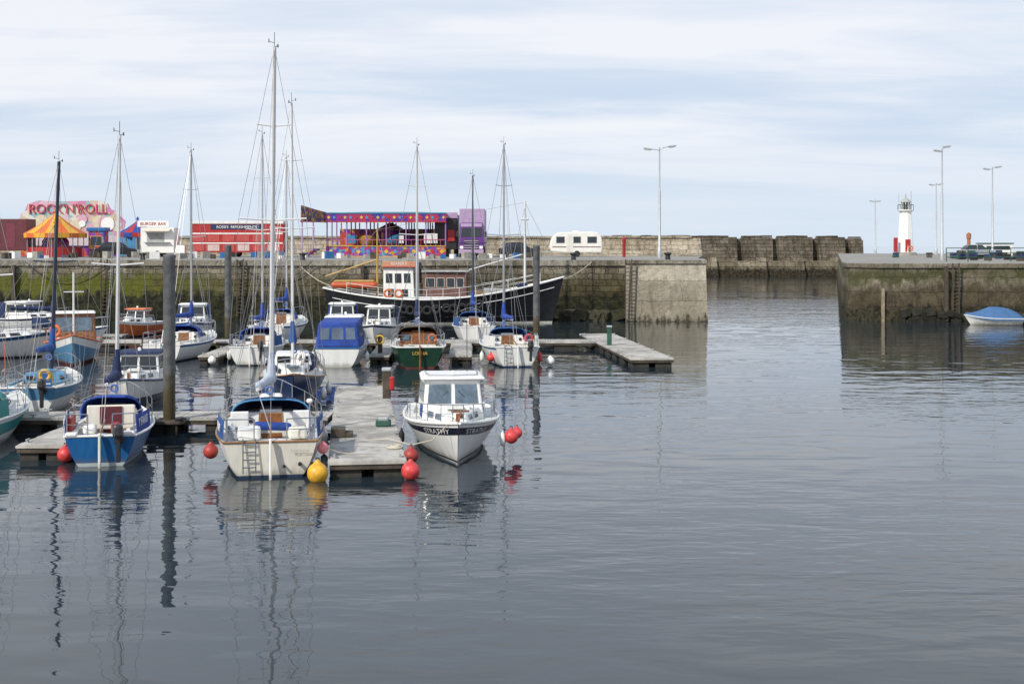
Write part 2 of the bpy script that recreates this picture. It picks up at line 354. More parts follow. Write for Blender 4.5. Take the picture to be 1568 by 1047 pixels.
boxes(RP,'fender_posts',[((34.1,100.55,2.2),(.28,.25,4.3)),((41,100.5,2.2),(.25,.25,4.2)),((47,100.5,2.2),(.25,.25,4.2))],timb)
box(RP,'wall_post',(29.2,100.75,1.3),(.22,.22,2.6),tanw)
rk=[]
for i in range(40):
    x=random.uniform(30.5,35); rk.append(((x,100.5+random.uniform(-.1,.25),random.uniform(-.1,.75)),(random.uniform(.3,.8),.4,random.uniform(.3,.6)),(random.uniform(-20,20),random.uniform(-20,20),0)))
boxes(RP,'seaweed_clumps',rk,M('dark_seaweed',(.018,.018,.010),.85,var=.5,bump=.8))
# ---------------------------------------------------------------- street lamps
def lamp(x,y,z0,ztop,arms):
    P=empty('street_lamp',(x,y,z0)); h=ztop-z0
    lathe(P,'column',[(.20,0),(.20,.9),(.13,1.0),(.11,h*.6),(.075,h*.61),(.06,h)],galv,seg=10)
    sg=[]
    for dx,rise in arms: sg+=path([(0,0,h-.3),(dx*.3,0,h-.3+rise*.6),(dx,0,h-.3+rise)],.035)
    tubes(P,'arms',sg,galv)
    for dx,rise in arms:
        s=1 if dx>0 else -1
        box(P,'lantern_head',(dx+.25*s,0,h-.3+rise+.02),(.75,.3,.16),galv,rot=(0,-8*s,0),bevel=.04)
        box(P,'lantern_lens',(dx+.25*s,0,h-.3+rise-.08),(.5,.22,.07),whites,rot=(0,-8*s,0),bevel=.02)
lamp(13.6,118,4.8,15.0,[(-.85,.15),(.9,.4)])
lamp(42.0,125,4.55,15.4,[(-.2,.1),(.2,.5)])
lamp(56.3,150,4.55,15.2,[(-.45,.0),(.45,.25)])
lamp(61.3,185,4.55,15.0,[(-.4,.0),(.4,.1)])
lamp(59.6,210,4.55,13.5,[(-.3,.0),(.3,.0)])
# ---------------------------------------------------------------- lighthouse
P=empty('lighthouse',(57.2,186,4.55))
lathe(P,'plinth',[(1.6,0),(1.6,.4),(1.3,.42)],conc,seg=8)
lathe(P,'tower',[(1.12,.42),(1.05,2.5),(.86,6.2),(.86,6.35)],white,seg=8,smooth=False)
lathe(P,'gallery',[(.86,6.3),(1.2,6.45),(1.2,6.58),(.5,6.6)],white,seg=16)
lathe(P,'lantern_room',[(.62,6.58),(.62,7.7),(.0,7.7)],glass,seg=10)
c10=[(math.cos(i*math.pi/5),math.sin(i*math.pi/5)) for i in range(11)]
tubes(P,'lantern_bars',[((.63*a,.63*b,6.58),(.63*a,.63*b,7.7),.05) for a,b in c10[:10]],white)
lathe(P,'dome',[(.78,7.68),(.7,7.8),(.4,8.15),(.1,8.3),(.06,8.9),(0,8.95)],greyd,seg=14)
tubes(P,'gallery_railing',[((1.15*a,1.15*b,6.58),(1.15*a,1.15*b,7.3),.03) for a,b in c10[:10]]+[((1.15*c10[i][0],1.15*c10[i][1],7.3),(1.15*c10[i+1][0],1.15*c10[i+1][1],7.3),.03) for i in range(10)],blackp)
tubes(P,'aerial',[((.9,.3,6.6),(.9,.3,9.3),.04),((-.9,.3,6.6),(-.9,.3,8.9),.03)],galv)
box(P,'door',(0,-1.02,1.4),(.7,.12,1.8),red,bevel=.02)
torus(P,'lifebuoy',(.35,-1.3,1.0),.3,.09,orange,rot=(90,0,0))
box(P,'red_store_box',(-1.75,-1,1.5),(.5,.5,2.1),red,bevel=.05)
# ---------------------------------------------------------------- hull builder
def make_hull(P,L,B,fs,fm,fb,draft=.5,tr=.75,rake=.6,pw=.4,mats=None,cockpit=None,stripe=.12,boot=.07,NS=22,trk=.15,railr=.03,railm=None,transom=None,bulw=0):
    def sheer(t): return fm+(fs-fm)*((.42-t)/.42)**2 if t<.42 else fm+(fb-fm)*((t-.42)/.58)**1.8
    def wd(t): return max(.015,B/2*(tr+(1-tr)*math.sin(math.pi/2*min(t/.4,1))) if t<.4 else max(.015,B/2*(1-((t-.4)/.6)**2.3)))
    def dr(t): return draft*(.55+.45*math.sin(math.pi*min(1,t/.8))) if t<.4 else draft*(1-.75*((t-.4)/.6)**3)
    def ex(t): return pw+(.95-pw)*max(0,(t-.3)/.7)**1.4
    def S(t,z,side):
        s=sheer(t); d=dr(t); v=min(1,max(0,(z+d)/(s+d)))
        return Vector((-L/2+L*t-rake*(1-v)*t**4+trk*(1-v)*(1-t)**8, side*wd(t)*v**ex(t), -d+(s+d)*v))
    am,sm,stm,rm,dm=mats
    ml=[am,sm,stm,rm,dm,transom or sm]
    ts=[i/NS for i in range(NS+1)]
    def rows(t):
        s=sheer(t);d=dr(t); hi=s-.035; lo=boot; st=hi-stripe
        return [-d,-d*.85,-d*.55,-d*.1,lo,lo+(st-lo)*.33,lo+(st-lo)*.66,st,hi,s]
    band=[0,0,0,0,1,1,1,2,3]; NR=10
    vs=[];F_=[];fm_=[]
    idx={}
    for i,t in enumerate(ts):
        for side in (1,-1):
            for k,z in enumerate(rows(t)):
                idx[i,side,k]=len(vs); vs.append(S(t,z,side))
    for i in range(NS):
        for side in (1,-1):
            for k in range(NR-1):
                f=(idx[i,side,k],idx[i+1,side,k],idx[i+1,side,k+1],idx[i,side,k+1])
                F_.append(f if side<0 else f[::-1]); fm_.append(band[k])
    for k in range(NR-1):
        F_.append((idx[0,1,k],idx[0,-1,k],idx[0,-1,k+1],idx[0,1,k+1])); fm_.append(5 if band[k]in(1,2) else band[k])
    mk(P,'hull',vs,F_,ml,fm=fm_,smooth=True,fix=False)
    vs=[];D_=[]
    def q(a,b,c,d):
        n=len(vs); vs.extend([a,b,c,d]); D_.append((n,n+1,n+2,n+3))
    if cockpit: t0,t1,fr,fz=cockpit; i0=round(t0*NS); i1=round(t1*NS)
    for i in range(NS):
        ta,tb=ts[i],ts[i+1]
        za,zb=sheer(ta)-.02-bulw,sheer(tb)-.02-bulw
        A,Bp=S(ta,za,1),S(tb,zb,1); C,D=S(tb,zb,-1),S(ta,za,-1)
        if cockpit and i0<=i<i1:
            for sg,a,b in ((1,A,Bp),(-1,D,C)):
                ai=Vector((a.x,sg*wd(ta)*fr,a.z)); bi=Vector((b.x,sg*wd(tb)*fr,b.z))
                q(a,b,bi,ai)
                q(ai,bi,Vector((bi.x,bi.y*.93,fz)),Vector((ai.x,ai.y*.93,fz)))
            q(Vector((A.x,wd(ta)*fr*.93,fz)),Vector((Bp.x,wd(tb)*fr*.93,fz)),Vector((Bp.x,-wd(tb)*fr*.93,fz)),Vector((A.x,-wd(ta)*fr*.93,fz)))
            if i==i0: q(Vector((A.x,wd(ta)*fr,za)),Vector((A.x,-wd(ta)*fr,za)),Vector((A.x,-wd(ta)*fr,fz)),Vector((A.x,wd(ta)*fr,fz)))
            if i==i1-1: q(Vector((Bp.x,wd(tb)*fr,zb)),Vector((Bp.x,-wd(tb)*fr,zb)),Vector((Bp.x,-wd(tb)*fr,fz)),Vector((Bp.x,wd(tb)*fr,fz)))
        else:
            ca=Vector(((A.x+D.x)/2,0,za+.04)); cb=Vector(((Bp.x+C.x)/2,0,zb+.04))
            q(A,Bp,cb,ca); q(ca,cb,C,D)
    mk(P,'deck',vs,D_,dm)
    sg=[]
    for side in (1,-1): sg+=path([S(t,sheer(t),side)+Vector((0,side*.01,.0)) for t in ts],railr)
    sg.append((S(0,sheer(0),1),S(0,sheer(0),-1),railr))
    tubes(P,'rubbing_strake',sg,railm or rm,6)
    return S,sheer,wd
def hulltext(P,name,s,S,sh,t0,t1,d0,d1,side,mat,off=.018):
    me=textmesh(s,1.0); xs=[v.co.x for v in me.vertices]; ys=[v.co.y for v in me.vertices]
    x0,x1,y0,y1=min(xs),max(xs),min(ys),max(ys)
    for v in me.vertices:
        u=(v.co.x-x0)/(x1-x0); t=t0+(t1-t0)*u; z=sh(t)-d0+(d0-d1)*(v.co.y-y0)/(y1-y0)
        v.co=S(t,z,side)+Vector((0.5*off if t>.8 else 0,side*off,0))
    me.materials.clear(); me.materials.append(mat)
    o=bpy.data.objects.new(name,me); link(o,P)
def hullband(P,name,S,sh,sd,d0,d1,mat,t0=.0,absz=False,off=.01,n=34,taper=False):
    vs=[];fsx=[]
    for i in range(n+1):
        t=t0+(1-t0)*i/n; k=min(1,i/n*1.3) if taper else 1
        za,zb=(d0,d1) if absz else (sh(t)-(d1+(d0-d1)*(.25+.75*k)),sh(t)-d1)
        vs+=[S(t,za,sd)+Vector((.005,sd*off,0)),S(t,zb,sd)+Vector((.005,sd*off,0))]
    for i in range(n): fsx.append((2*i,2*i+2,2*i+3,2*i+1))
    mk(P,name,vs,fsx,mat)
def fender(P,x,y,z,mat,l=.5,r=.11):
    lathe(P,'fender',[(0,-l/2),(r*.6,-l/2+.03),(r,-l/2+.12),(r,l/2-.12),(r*.6,l/2-.03),(.03,l/2),(.03,l/2+.06)],mat,(x,y,z),seg=10)
    tubes(P,'fender_line',[((x,y,z+l/2),(x,y*.93,z+l/2+.4),.012)],rope,4)
def buoy(loc,r,mat):
    P=empty('mooring_buoy',loc)
    pr=[(r*math.sin(a),-r*math.cos(a)) for a in [i*math.pi/12 for i in range(11)]]+[(.3*r,r*1.05),(.22*r,r*1.25),(0.0,r*1.28)]
    lathe(P,'float_body',pr,mat,seg=20)
    torus(P,'eye_ring',(0,0,r*1.3),r*.16,r*.06,blackp,rot=(90,0,0),seg=10)
def outboard(P,x,y,z,col=None):
    col=col or blackp
    box(P,'outboard_cowl',(x-.12,y,z+.28),(.42,.27,.34),col,bevel=.07,taper=(.8,.8))
    box(P,'outboard_leg',(x-.1,y,z-.2),(.16,.12,.75),blackp,bevel=.02)
    box(P,'outboard_clamp',(x+.08,y,z-.0),(.2,.25,.2),blackp,bevel=.02)
def arch_cover(P,name,x0,x1,w,z,h,mat,wf=None,hf=.15,n=12,trim=None):
    wf=wf or w; vs=[];A_=[];rows=[]
    for u,hh in [(0,1.0),(.35,1.04),(.7,.88),(1.0,hf)]:
        x=x0+(x1-x0)*u; ww=w+(wf-w)*u; r=[]
        for i in range(n+1):
            a=math.pi*i/n; cx=math.copysign(abs(math.cos(a))**.55,math.cos(a)); sz=abs(math.sin(a))**.6
            r.append(len(vs)); vs.append((x,ww*cx,z+h*hh*sz))
        rows.append(r)
    for a in range(len(rows)-1):
        for i in range(n): A_.append((rows[a][i],rows[a][i+1],rows[a+1][i+1],rows[a+1][i]))
    A_.append(tuple(rows[-1]))
    o=mk(P,name,vs,A_,mat,smooth=True)
    md=o.modifiers.new('thickness','SOLIDIFY'); md.thickness=.02
    tubes(P,name+'_hoop',path([Vector(vs[i])+Vector((-.01,0,0)) for i in rows[0]],.024),trim or mat)
# ---------------------------------------------------------------- sailboat
def sailboat(loc,ang,L,B,fs=.8,fm=.75,fb=1.05,hullm=None,stripem=None,antm=None,cab=None,hood=None,dodger=None,mast=10,mastm=None,cover=None,lean=0,
             boomz=1.0,furl=None,transom=None,motor=False,ladder=False,door=None,horseshoe=None,dtext=None,boot=.07,rail=None,stripe=.1,fend=None,rr=.008,mr=.062,cabh=.38,boomrot=0,hoodtrim=None,pw=.30):
    hullm=hullm or white; stripem=stripem or hullm; antm=antm or anti; cab=cab or white; mastm=mastm or alu
    P=empty('sailboat',loc,ang)
    S,sheer,wd=make_hull(P,L,B,fs,fm,fb,draft=.42,tr=.80,rake=L*.09,pw=pw,mats=(antm,hullm,stripem,rail or white,deckw),cockpit=(.09,.41,.66,.28),stripe=stripe,boot=boot,railm=rail or white,transom=transom,trk=.2)
    X=lambda t:-L/2+L*t
    for sd in (1,-1):
        tubes(P,'coaming',path([(X(t),sd*wd(t)*.70,sheer(t)+.10) for t in (.07,.15,.25,.34,.42)],.06),cab,8)
        tubes(P,'winch',[((X(.3),sd*wd(.3)*.78,sheer(.3)),(X(.3),sd*wd(.3)*.78,sheer(.3)+.2),.06,.05)],steel,10)
        box(P,'cockpit_bench',(X(.25),sd*wd(.25)*.5,.5),(L*.3,B*.14,.06),teak,bevel=.015)
    zc=sheer(.42)
    F=tbox(P,'coachroof',X(.415),X(.76),B*.34,B*.17,zc-.03,zc+cabh,.05,.45,.09,cab,bevel=.05,z0f=sheer(.76)-.06,z1f=sheer(.76)+cabh*.55)
    for sd in ('left','right'):
        for u0,u1 in ((.12,.32),(.40,.6),(.68,.86)):
            window(P,'cabin_window',F[sd],1-u1 if sd=='right' else u0,1-u0 if sd=='right' else u1,.35,.72,glass,steel,.02)
    panel(P,'companionway_frame',F['aft'],.32,.68,-.6,.93,teak,off=.02)
    panel(P,'companionway_door',F['aft'],.35,.65,-.6,.9,door or wood,off=.035)
    box(P,'sliding_hatch',(X(.415)+.45,0,zc+cabh+.03),(.8,.62,.07),cab,bevel=.02)
    box(P,'fore_hatch',(X(.72),0,sheer(.72)+cabh*.62+.05),(.5,.5,.08),glassb,bevel=.02)
    boxes(P,'instruments',[((X(.415)-.01,s*B*.25,zc+cabh*.5),(.04,.13,.13)) for s in (1,-1)]+[((X(.415)-.01,B*.19,zc+cabh*.5),(.04,.13,.13))],blackp)
    tubes(P,'tiller',[((X(.02),0,sheer(0)+.1),(X(.17),0,sheer(0)+.28),.025)],wood)
    box(P,'rudder_stock',(X(-.015),0,fs*.45),(.12,.07,fs*1.3),cab,bevel=.02)
    mx=X(.57); mz=zc+cabh*.85; ly=-lean
    top=Vector((mx-.05,ly,mast))
    def mp(z): f=(z-mz)/(mast-mz); return Vector((mx-.05*f,ly*f,z))
    tubes(P,'mast',[((mx,0,mz-.1),top,mr,mr*.8)],mastm,10)
    sp=mz+(mast-mz)*.52; spl=B*.33
    sg=[(mp(sp),mp(sp)+Vector((-.1,spl,.06)),.025),(mp(sp),mp(sp)+Vector((-.1,-spl,.06)),.025)]
    if mast>10.5:
        sp2=mz+(mast-mz)*.78; sg+=[(mp(sp2),mp(sp2)+Vector((-.06,spl*.5,.05)),.02),(mp(sp2),mp(sp2)+Vector((-.06,-spl*.5,.05)),.02)]
    tubes(P,'spreaders',sg,mastm)
    wr=[]
    for sd in (1,-1):
        tip=mp(sp)+Vector((-.1,sd*spl,.06)); ch=(X(.56),sd*wd(.56)*.97,sheer(.56))
        wr+=[(ch,tip,rr),(tip,top,rr),((X(.6),sd*wd(.6)*.95,sheer(.6)),mp(sp-.1),rr),((X(.51),sd*wd(.51)*.95,sheer(.51)),mp(sp-.1),rr)]
    wr+=[((X(.995),0,fb),top,rr),((X(.01),0,fs+.1),top,rr)]
    wr+=[(mp(mz+.3)+Vector((-.09,.03,0)),top+Vector((-.1,.03,0)),rr*.8),(mp(mz+.3)+Vector((.08,-.1,0)),top,rr*.8)]
    bl=L*.36; bz=mz+boomz*.8; be=Vector((mx-bl,boomrot,bz+.12))
    wr+=[(be,top,rr*.8),(be,(X(.12),0,fs+.15),rr*1.6)]
    tubes(P,'rigging',wr,wire,4)
    tubes(P,'boom',[(mp(bz),be,.05)],mastm,8)
    if cover:
        n=11; sgm=[]
        for i in range(n):
            f=i/(n-1); q=mp(bz).lerp(be,f)+Vector((0,.02*math.sin(i*1.7),.13-.05*f+.025*math.sin(i*2.3))); sgm.append((q,(.17-.09*f)*(1+.14*math.sin(i*3.1))))
        tubes(P,'sail_cover',[(sgm[i][0],sgm[i+1][0],sgm[i][1],sgm[i+1][1]) for i in range(n-1)]+[(mp(bz)+Vector((-.05,0,.1)),mp(bz+.9),.16,.07)],cover,9)
    if furl:
        a=Vector((X(.985),0,fb+.15)); tubes(P,'furled_foresail',[(a,a.lerp(top,.5),.055,.045),(a.lerp(top,.5),a.lerp(top,.92),.045,.02)],furl,8)
    tubes(P,'masthead_gear',[(top,top+Vector((0,0,.42)),.009),(top+Vector((0,0,.10)),top+Vector((-.05,.16,.15)),.008),(top+Vector((-.05,.16,.10)),top+Vector((-.05,.16,.22)),.013),(top,top+Vector((.12,-.1,.05)),.010),(top+Vector((.12,-.1,.0)),top+Vector((.12,-.1,.10)),.025,.015)],blackp,5)
    rl=[];h=.58
    aft=[(X(.16),wd(.16)*.96),(X(.015),wd(.0)*.95),(X(.0)+.02,wd(0)*.35)]
    for sd in (1,-1):
        pts=[(x,sd*y,sheer(0)+h) for x,y in aft]; rl+=path(pts,.016); rl+=path([(a_,b_,c_-h*.48) for a_,b_,c_ in pts],.013)
        rl+=[((x,sd*y,sheer(.05)),(x,sd*y,sheer(0)+h),.016) for x,y in aft]
        prev=Vector((X(.16),sd*wd(.16)*.96,sheer(0)+h))
        for t in [.3,.45,.6,.75]:
            b_=Vector((X(t),sd*wd(t)*.96,sheer(t))); tt=b_+Vector((0,0,h)); rl.append((b_,tt,.013)); rl.append((prev,tt,.006)); rl.append((prev-Vector((0,0,h*.48)),tt-Vector((0,0,h*.48)),.006)); prev=tt
        f1=Vector((X(.86),sd*wd(.86)*.95,sheer(.86))); f1t=f1+Vector((0,0,h)); nose=Vector((X(1.0)+.08,0,fb+h))
        mid=Vector((X(.95),sd*wd(.93)*.95,sheer(.95)+h))
        rl+=[(prev,f1t,.006),(f1,f1t,.016),(f1t,mid,.016),(mid,nose,.016),(mid,Vector((X(.95),sd*wd(.95),sheer(.95))),.016)]
    tubes(P,'guard_rails',rl,steel,6)
    if hood:
        arch_cover(P,'spray_hood',X(.385),X(.55),B*.37,zc+cabh*.45,.62 if cabh>.4 else .56,hood,wf=B*.29,hf=.35,trim=hoodtrim)
    if dodger:
        for sd in (1,-1):
            pts=[(X(t),sd*(wd(t)*1.0),sheer(t)) for t in (.03,.12,.22,.32)]
            vs=[];fsx=[]
            for (x,y,z) in pts: vs+=[(x,y,z+.05),(x,y*.97,z+h-.03)]
            for i in range(3): fsx.append((2*i,2*i+2,2*i+3,2*i+1))
            o=mk(P,'dodger_cloth',vs,fsx,dodger); md=o.modifiers.new('t','SOLIDIFY'); md.thickness=.012
            if dtext:
                a,b2=Vector(pts[0]),Vector(pts[2]); c_=(a+b2)/2; yaw=math.degrees(math.atan2((b2-a).y,(b2-a).x))
                text(P,'dodger_lettering',dtext,(c_.x,c_.y+sd*.03,c_.z+.32),(90,0,yaw if sd<0 else yaw+180),.34,white,.004)
    if motor: outboard(P,X(-.03),-B*.22,fs-.1)
    if ladder:
        yl=wd(0)*.45; xl=X(0)-.06
        tubes(P,'boarding_ladder',[((xl,yl-.16,fs+.1),(xl+.08,yl-.16,.15),.018),((xl,yl+.16,fs+.1),(xl+.08,yl+.16,.15),.018)]+[((xl+.02+.02*i,yl-.16,fs-.05-.2*i),(xl+.02+.02*i,yl+.16,fs-.05-.2*i),.018) for i in range(4)],steel)
    if horseshoe: torus(P,'horseshoe_lifebuoy',(X(.02)+.05,-wd(0)*.55,fs+.42),.17,.06,horseshoe,rot=(90,0,90),a0=-60,a1=240)
    for (t,sd,mt) in (fend or []): fender(P,X(t),sd*(wd(t)+.12),.35,mt)
    torus(P,'coiled_rope',(X(.12),wd(.12)*.3,sheer(.1)+.05),.14,.035,rope,rot=(20,10,0))
    torus(P,'coiled_rope',(X(.8),.1,sheer(.8)+.08),.15,.035,rope)
    torus(P,'coiled_halyard',(mx-.12,.05,mz+.55),.1,.03,M('blue_rope',(.1,.2,.5),.9),rot=(80,0,90))
    box(P,'cockpit_bag',(X(.22),-wd(.2)*.45,.62),(.5,.3,.25),hood or navyc,bevel=.08)
    box(P,'cockpit_cushion',(X(.28),wd(.2)*.5,.58),(.9,.32,.08),M('cushion_blue',(.05,.12,.35),.8),bevel=.03)
    return P,S,sheer,wd,X
# near sailboat, white
P,S,sh,wd,X=sailboat((-6.95,36.9,0),100.5,8.1,2.95,fs=.95,fm=.85,fb=1.2,hullm=white,rail=teak,transom=cream,antm=M('navy_antifoul',(.02,.04,.09),.7),hood=navyc,hoodtrim=cyanc,dodger=bluec,mast=11.8,mastm=whites,
    cover=M('pale_grey_sailcloth',(.45,.5,.58),.7,bump=.5,scale=2),ladder=True,dtext='ISLAY',rr=.009,mr=.072,lean=.1,cabh=.44,boomz=.95,boomrot=.35,fend=[(.55,-1,white)],pw=.24)
box(P,'blue_cockpit_cover',(X(.33),-.05,.98),(.6,1.0,.22),bluec2,bevel=.08,rot=(4,6,5))
box(P,'white_panel_hatch',(X(.36),.85,1.15),(.1,.5,.45),white,bevel=.03); box(P,'white_panel_hatch',(X(.36),-.85,1.15),(.1,.5,.45),white,bevel=.03)
text(P,'registration_text','FORTUNA',(X(0)-.03,-.75,.70),(90,0,-90),.10,greyd,.003)
tubes(P,'exhaust_ports',[((X(0)+.0,-.75,.35),(X(0)+.1,-.75,.35),.05),((X(0)+.0,-.35,.3),(X(0)+.1,-.35,.3),.04)],blackp,10)
box(P,'white_stern_locker',(X(.06),.55,1.12),(.45,.6,.34),white,bevel=.08)
box(P,'white_stern_locker',(X(.06),-.7,1.1),(.4,.5,.3),cream,bevel=.08)
tubes(P,'stern_gantry',[((X(.02),1.1,.95),(X(.02),1.1,2.0),.02),((X(.03),-1.0,.95),(X(.03),-1.0,1.9),.02)],steel)
box(P,'gps_dome',(X(.03),-1.0,1.95),(.16,.16,.12),white,bevel=.05)
tubes(P,'mooring_line',path(sag((X(.03),-1.1,1.0),(X(.08),-2.2,.5),.15),.014),rope,5)
box(P,'stowed_liferaft',(X(.78),0,1.3),(.8,.7,.3),white,bevel=.1)
# blue sailboat
P,S,sh,wd,X=sailboat((-11.8,38.0,0),101,6.9,2.3,fs=.85,fm=.75,fb=1.0,hullm=blueh,rail=white,transom=blueh,dodger=bluec2,mast=9.3,mastm=whites,cover=navyc,
    motor=True,door=maroon,cab=cream,dtext='Y FAASI',lean=.1,cabh=.5,antm=M('pale_boot',(.45,.5,.52),.6),boot=.1,hood=bluec2)
box(P,'coach_bulkhead',(X(.38),0,1.02),(.1,1.35,.7),cream,bevel=.04)
box(P,'maroon_washboard',(X(.38)-.07,0,1.08),(.05,.62,.5),maroon,bevel=.01)
for s_ in(1,-1): box(P,'white_transom_quarter',(X(0)+.1,s_*.75,.9),(.3,.3,.1),white,bevel=.03)
box(P,'white_buoyancy_pack',(X(.1),.35,.95),(.4,.35,.25),white,bevel=.07); box(P,'fuel_can',(X(.13),-.3,.95),(.3,.22,.28),red,bevel=.04)
box(P,'red_cockpit_cover',(X(.12),.85,1.1),(.9,.12,.4),red,bevel=.04)
# navy sailboat bow to camera, by pontoon
P,S,sh,wd,X=sailboat((-8.6,50.2,0),-80,8.2,2.6,fs=.9,fm=.9,fb=1.35,hullm=navy,rail=teak,hood=navyc,mast=11.5,mastm=whites,cover=bluec,cabh=.55,lean=.05,fend=[(.7,1,white),(.5,1,white),(.75,-1,navyc)])
box(P,'deckhouse',(X(.45),0,1.55),(1.6,1.5,.5),white,bevel=.08,taper=(.85,.85))
boxes(P,'deckhouse_windows',[((X(.45)+.75,.35,1.56),(.08,.5,.25)),((X(.45)+.75,-.35,1.56),(.08,.5,.25)),((X(.45),.68,1.56),(1.1,.08,.25)),((X(.45),-.68,1.56),(1.1,.08,.25))],glass)
torus(P,'lifebuoy',(X(.62),.3,1.65),.2,.07,M('white_foam',(.75,.72,.68),.6),rot=(70,0,30))
# blue + white sailboat left
P,S,sh,wd,X=sailboat((-17.6,48.6,0),98,6.6,2.4,fs=.95,fm=.85,fb=1.05,hullm=blueh2,boot=.5,antm=white,cab=blueh2,rail=white,mast=9.2,mastm=navys,cover=bluec,lean=.3,horseshoe=yellow,motor=True,door=bluec,mr=.08)
tubes(P,'danbuoy',[((X(.03),.8,1),(X(.03),.85,2.6),.015)],orange)
# teal yacht left edge
sailboat((-16.4,39.6,0),94,7.2,2.5,fs=.9,fm=.85,fb=1.1,hullm=tealh,stripem=white,boot=.35,antm=white,rail=white,dodger=M('teal_canvas',(.05,.25,.24),.8),hood=M('teal_canvas',(.05,.25,.24),.8),mast=8.6,mastm=whites,cover=navyc)
# far row
P,S,sh,wd,X=sailboat((-4.9,66.2,0),96,8.2,2.8,fs=1.05,fm=.95,fb=1.3,hullm=greenh,rail=white,transom=greenh,cab=wood,hood=M('brown_canvas',(.09,.065,.05),.8,bump=.4),mast=11.2,mastm=whites,cover=navyc,horseshoe=orange,antm=antir,cabh=.62,rr=.012)
text(P,'transom_name','LORNA',(X(0)-.03,0,.75),(90,0,-90),.22,yellow,.003)
boxes(P,'bulkhead_windows',[((X(.415)-.0,s*.62,1.3),(.08,.4,.26)) for s in (1,-1)],glassb)
sailboat((-.35,66.8,0),99,8.0,2.7,fs=1.0,fm=.9,fb=1.2,hullm=white,stripem=blueh,rail=white,hood=bluec,dodger=white,mast=11.3,mastm=alu,cover=bluec2,horseshoe=buoyr,ladder=True,motor=True,antm=M('navy_antifoul2',(.02,.05,.12),.7),cabh=.5,rr=.012,fend=[(.3,1,white),(.2,-1,buoyr)])
sailboat((-13.2,67.3,0),93,7.6,2.6,fs=.95,fm=.85,fb=1.15,hood=bluec2,dodger=bluec,mast=11.9,mastm=whites,cover=bluec2,motor=True,cabh=.5,rr=.012,fend=[(.3,1,white)])
sailboat((-17.6,69.5,0),84,7.8,2.6,fs=.9,fm=.85,fb=1.15,stripem=blueh,hood=bluec2,mast=11.2,mastm=alu,cover=bluec2,cabh=.5,rr=.012,fend=[(.3,1,white),(.5,1,white)])
sailboat((-2.5,82.5,0),95,8.0,2.7,fs=1.0,fm=.9,fb=1.2,hood=bluec,dodger=bluec,mast=10.5,mastm=navys,cover=bluec2,cabh=.5,rr=.014)
sailboat((-14.6,82,0),85,8.4,2.8,fs=1.1,fm=1.0,fb=1.3,stripem=blueh,hood=bluec2,mast=11.7,mastm=whites,cover=bluec2,cabh=.7,rr=.014)
sailboat((-27.8,76.5,0),20,7.0,2.5,fs=.9,fm=.85,fb=1.1,stripem=blueh,hood=navyc,mast=7.2,mastm=navys,cover=navyc,cabh=.5,rr=.012)
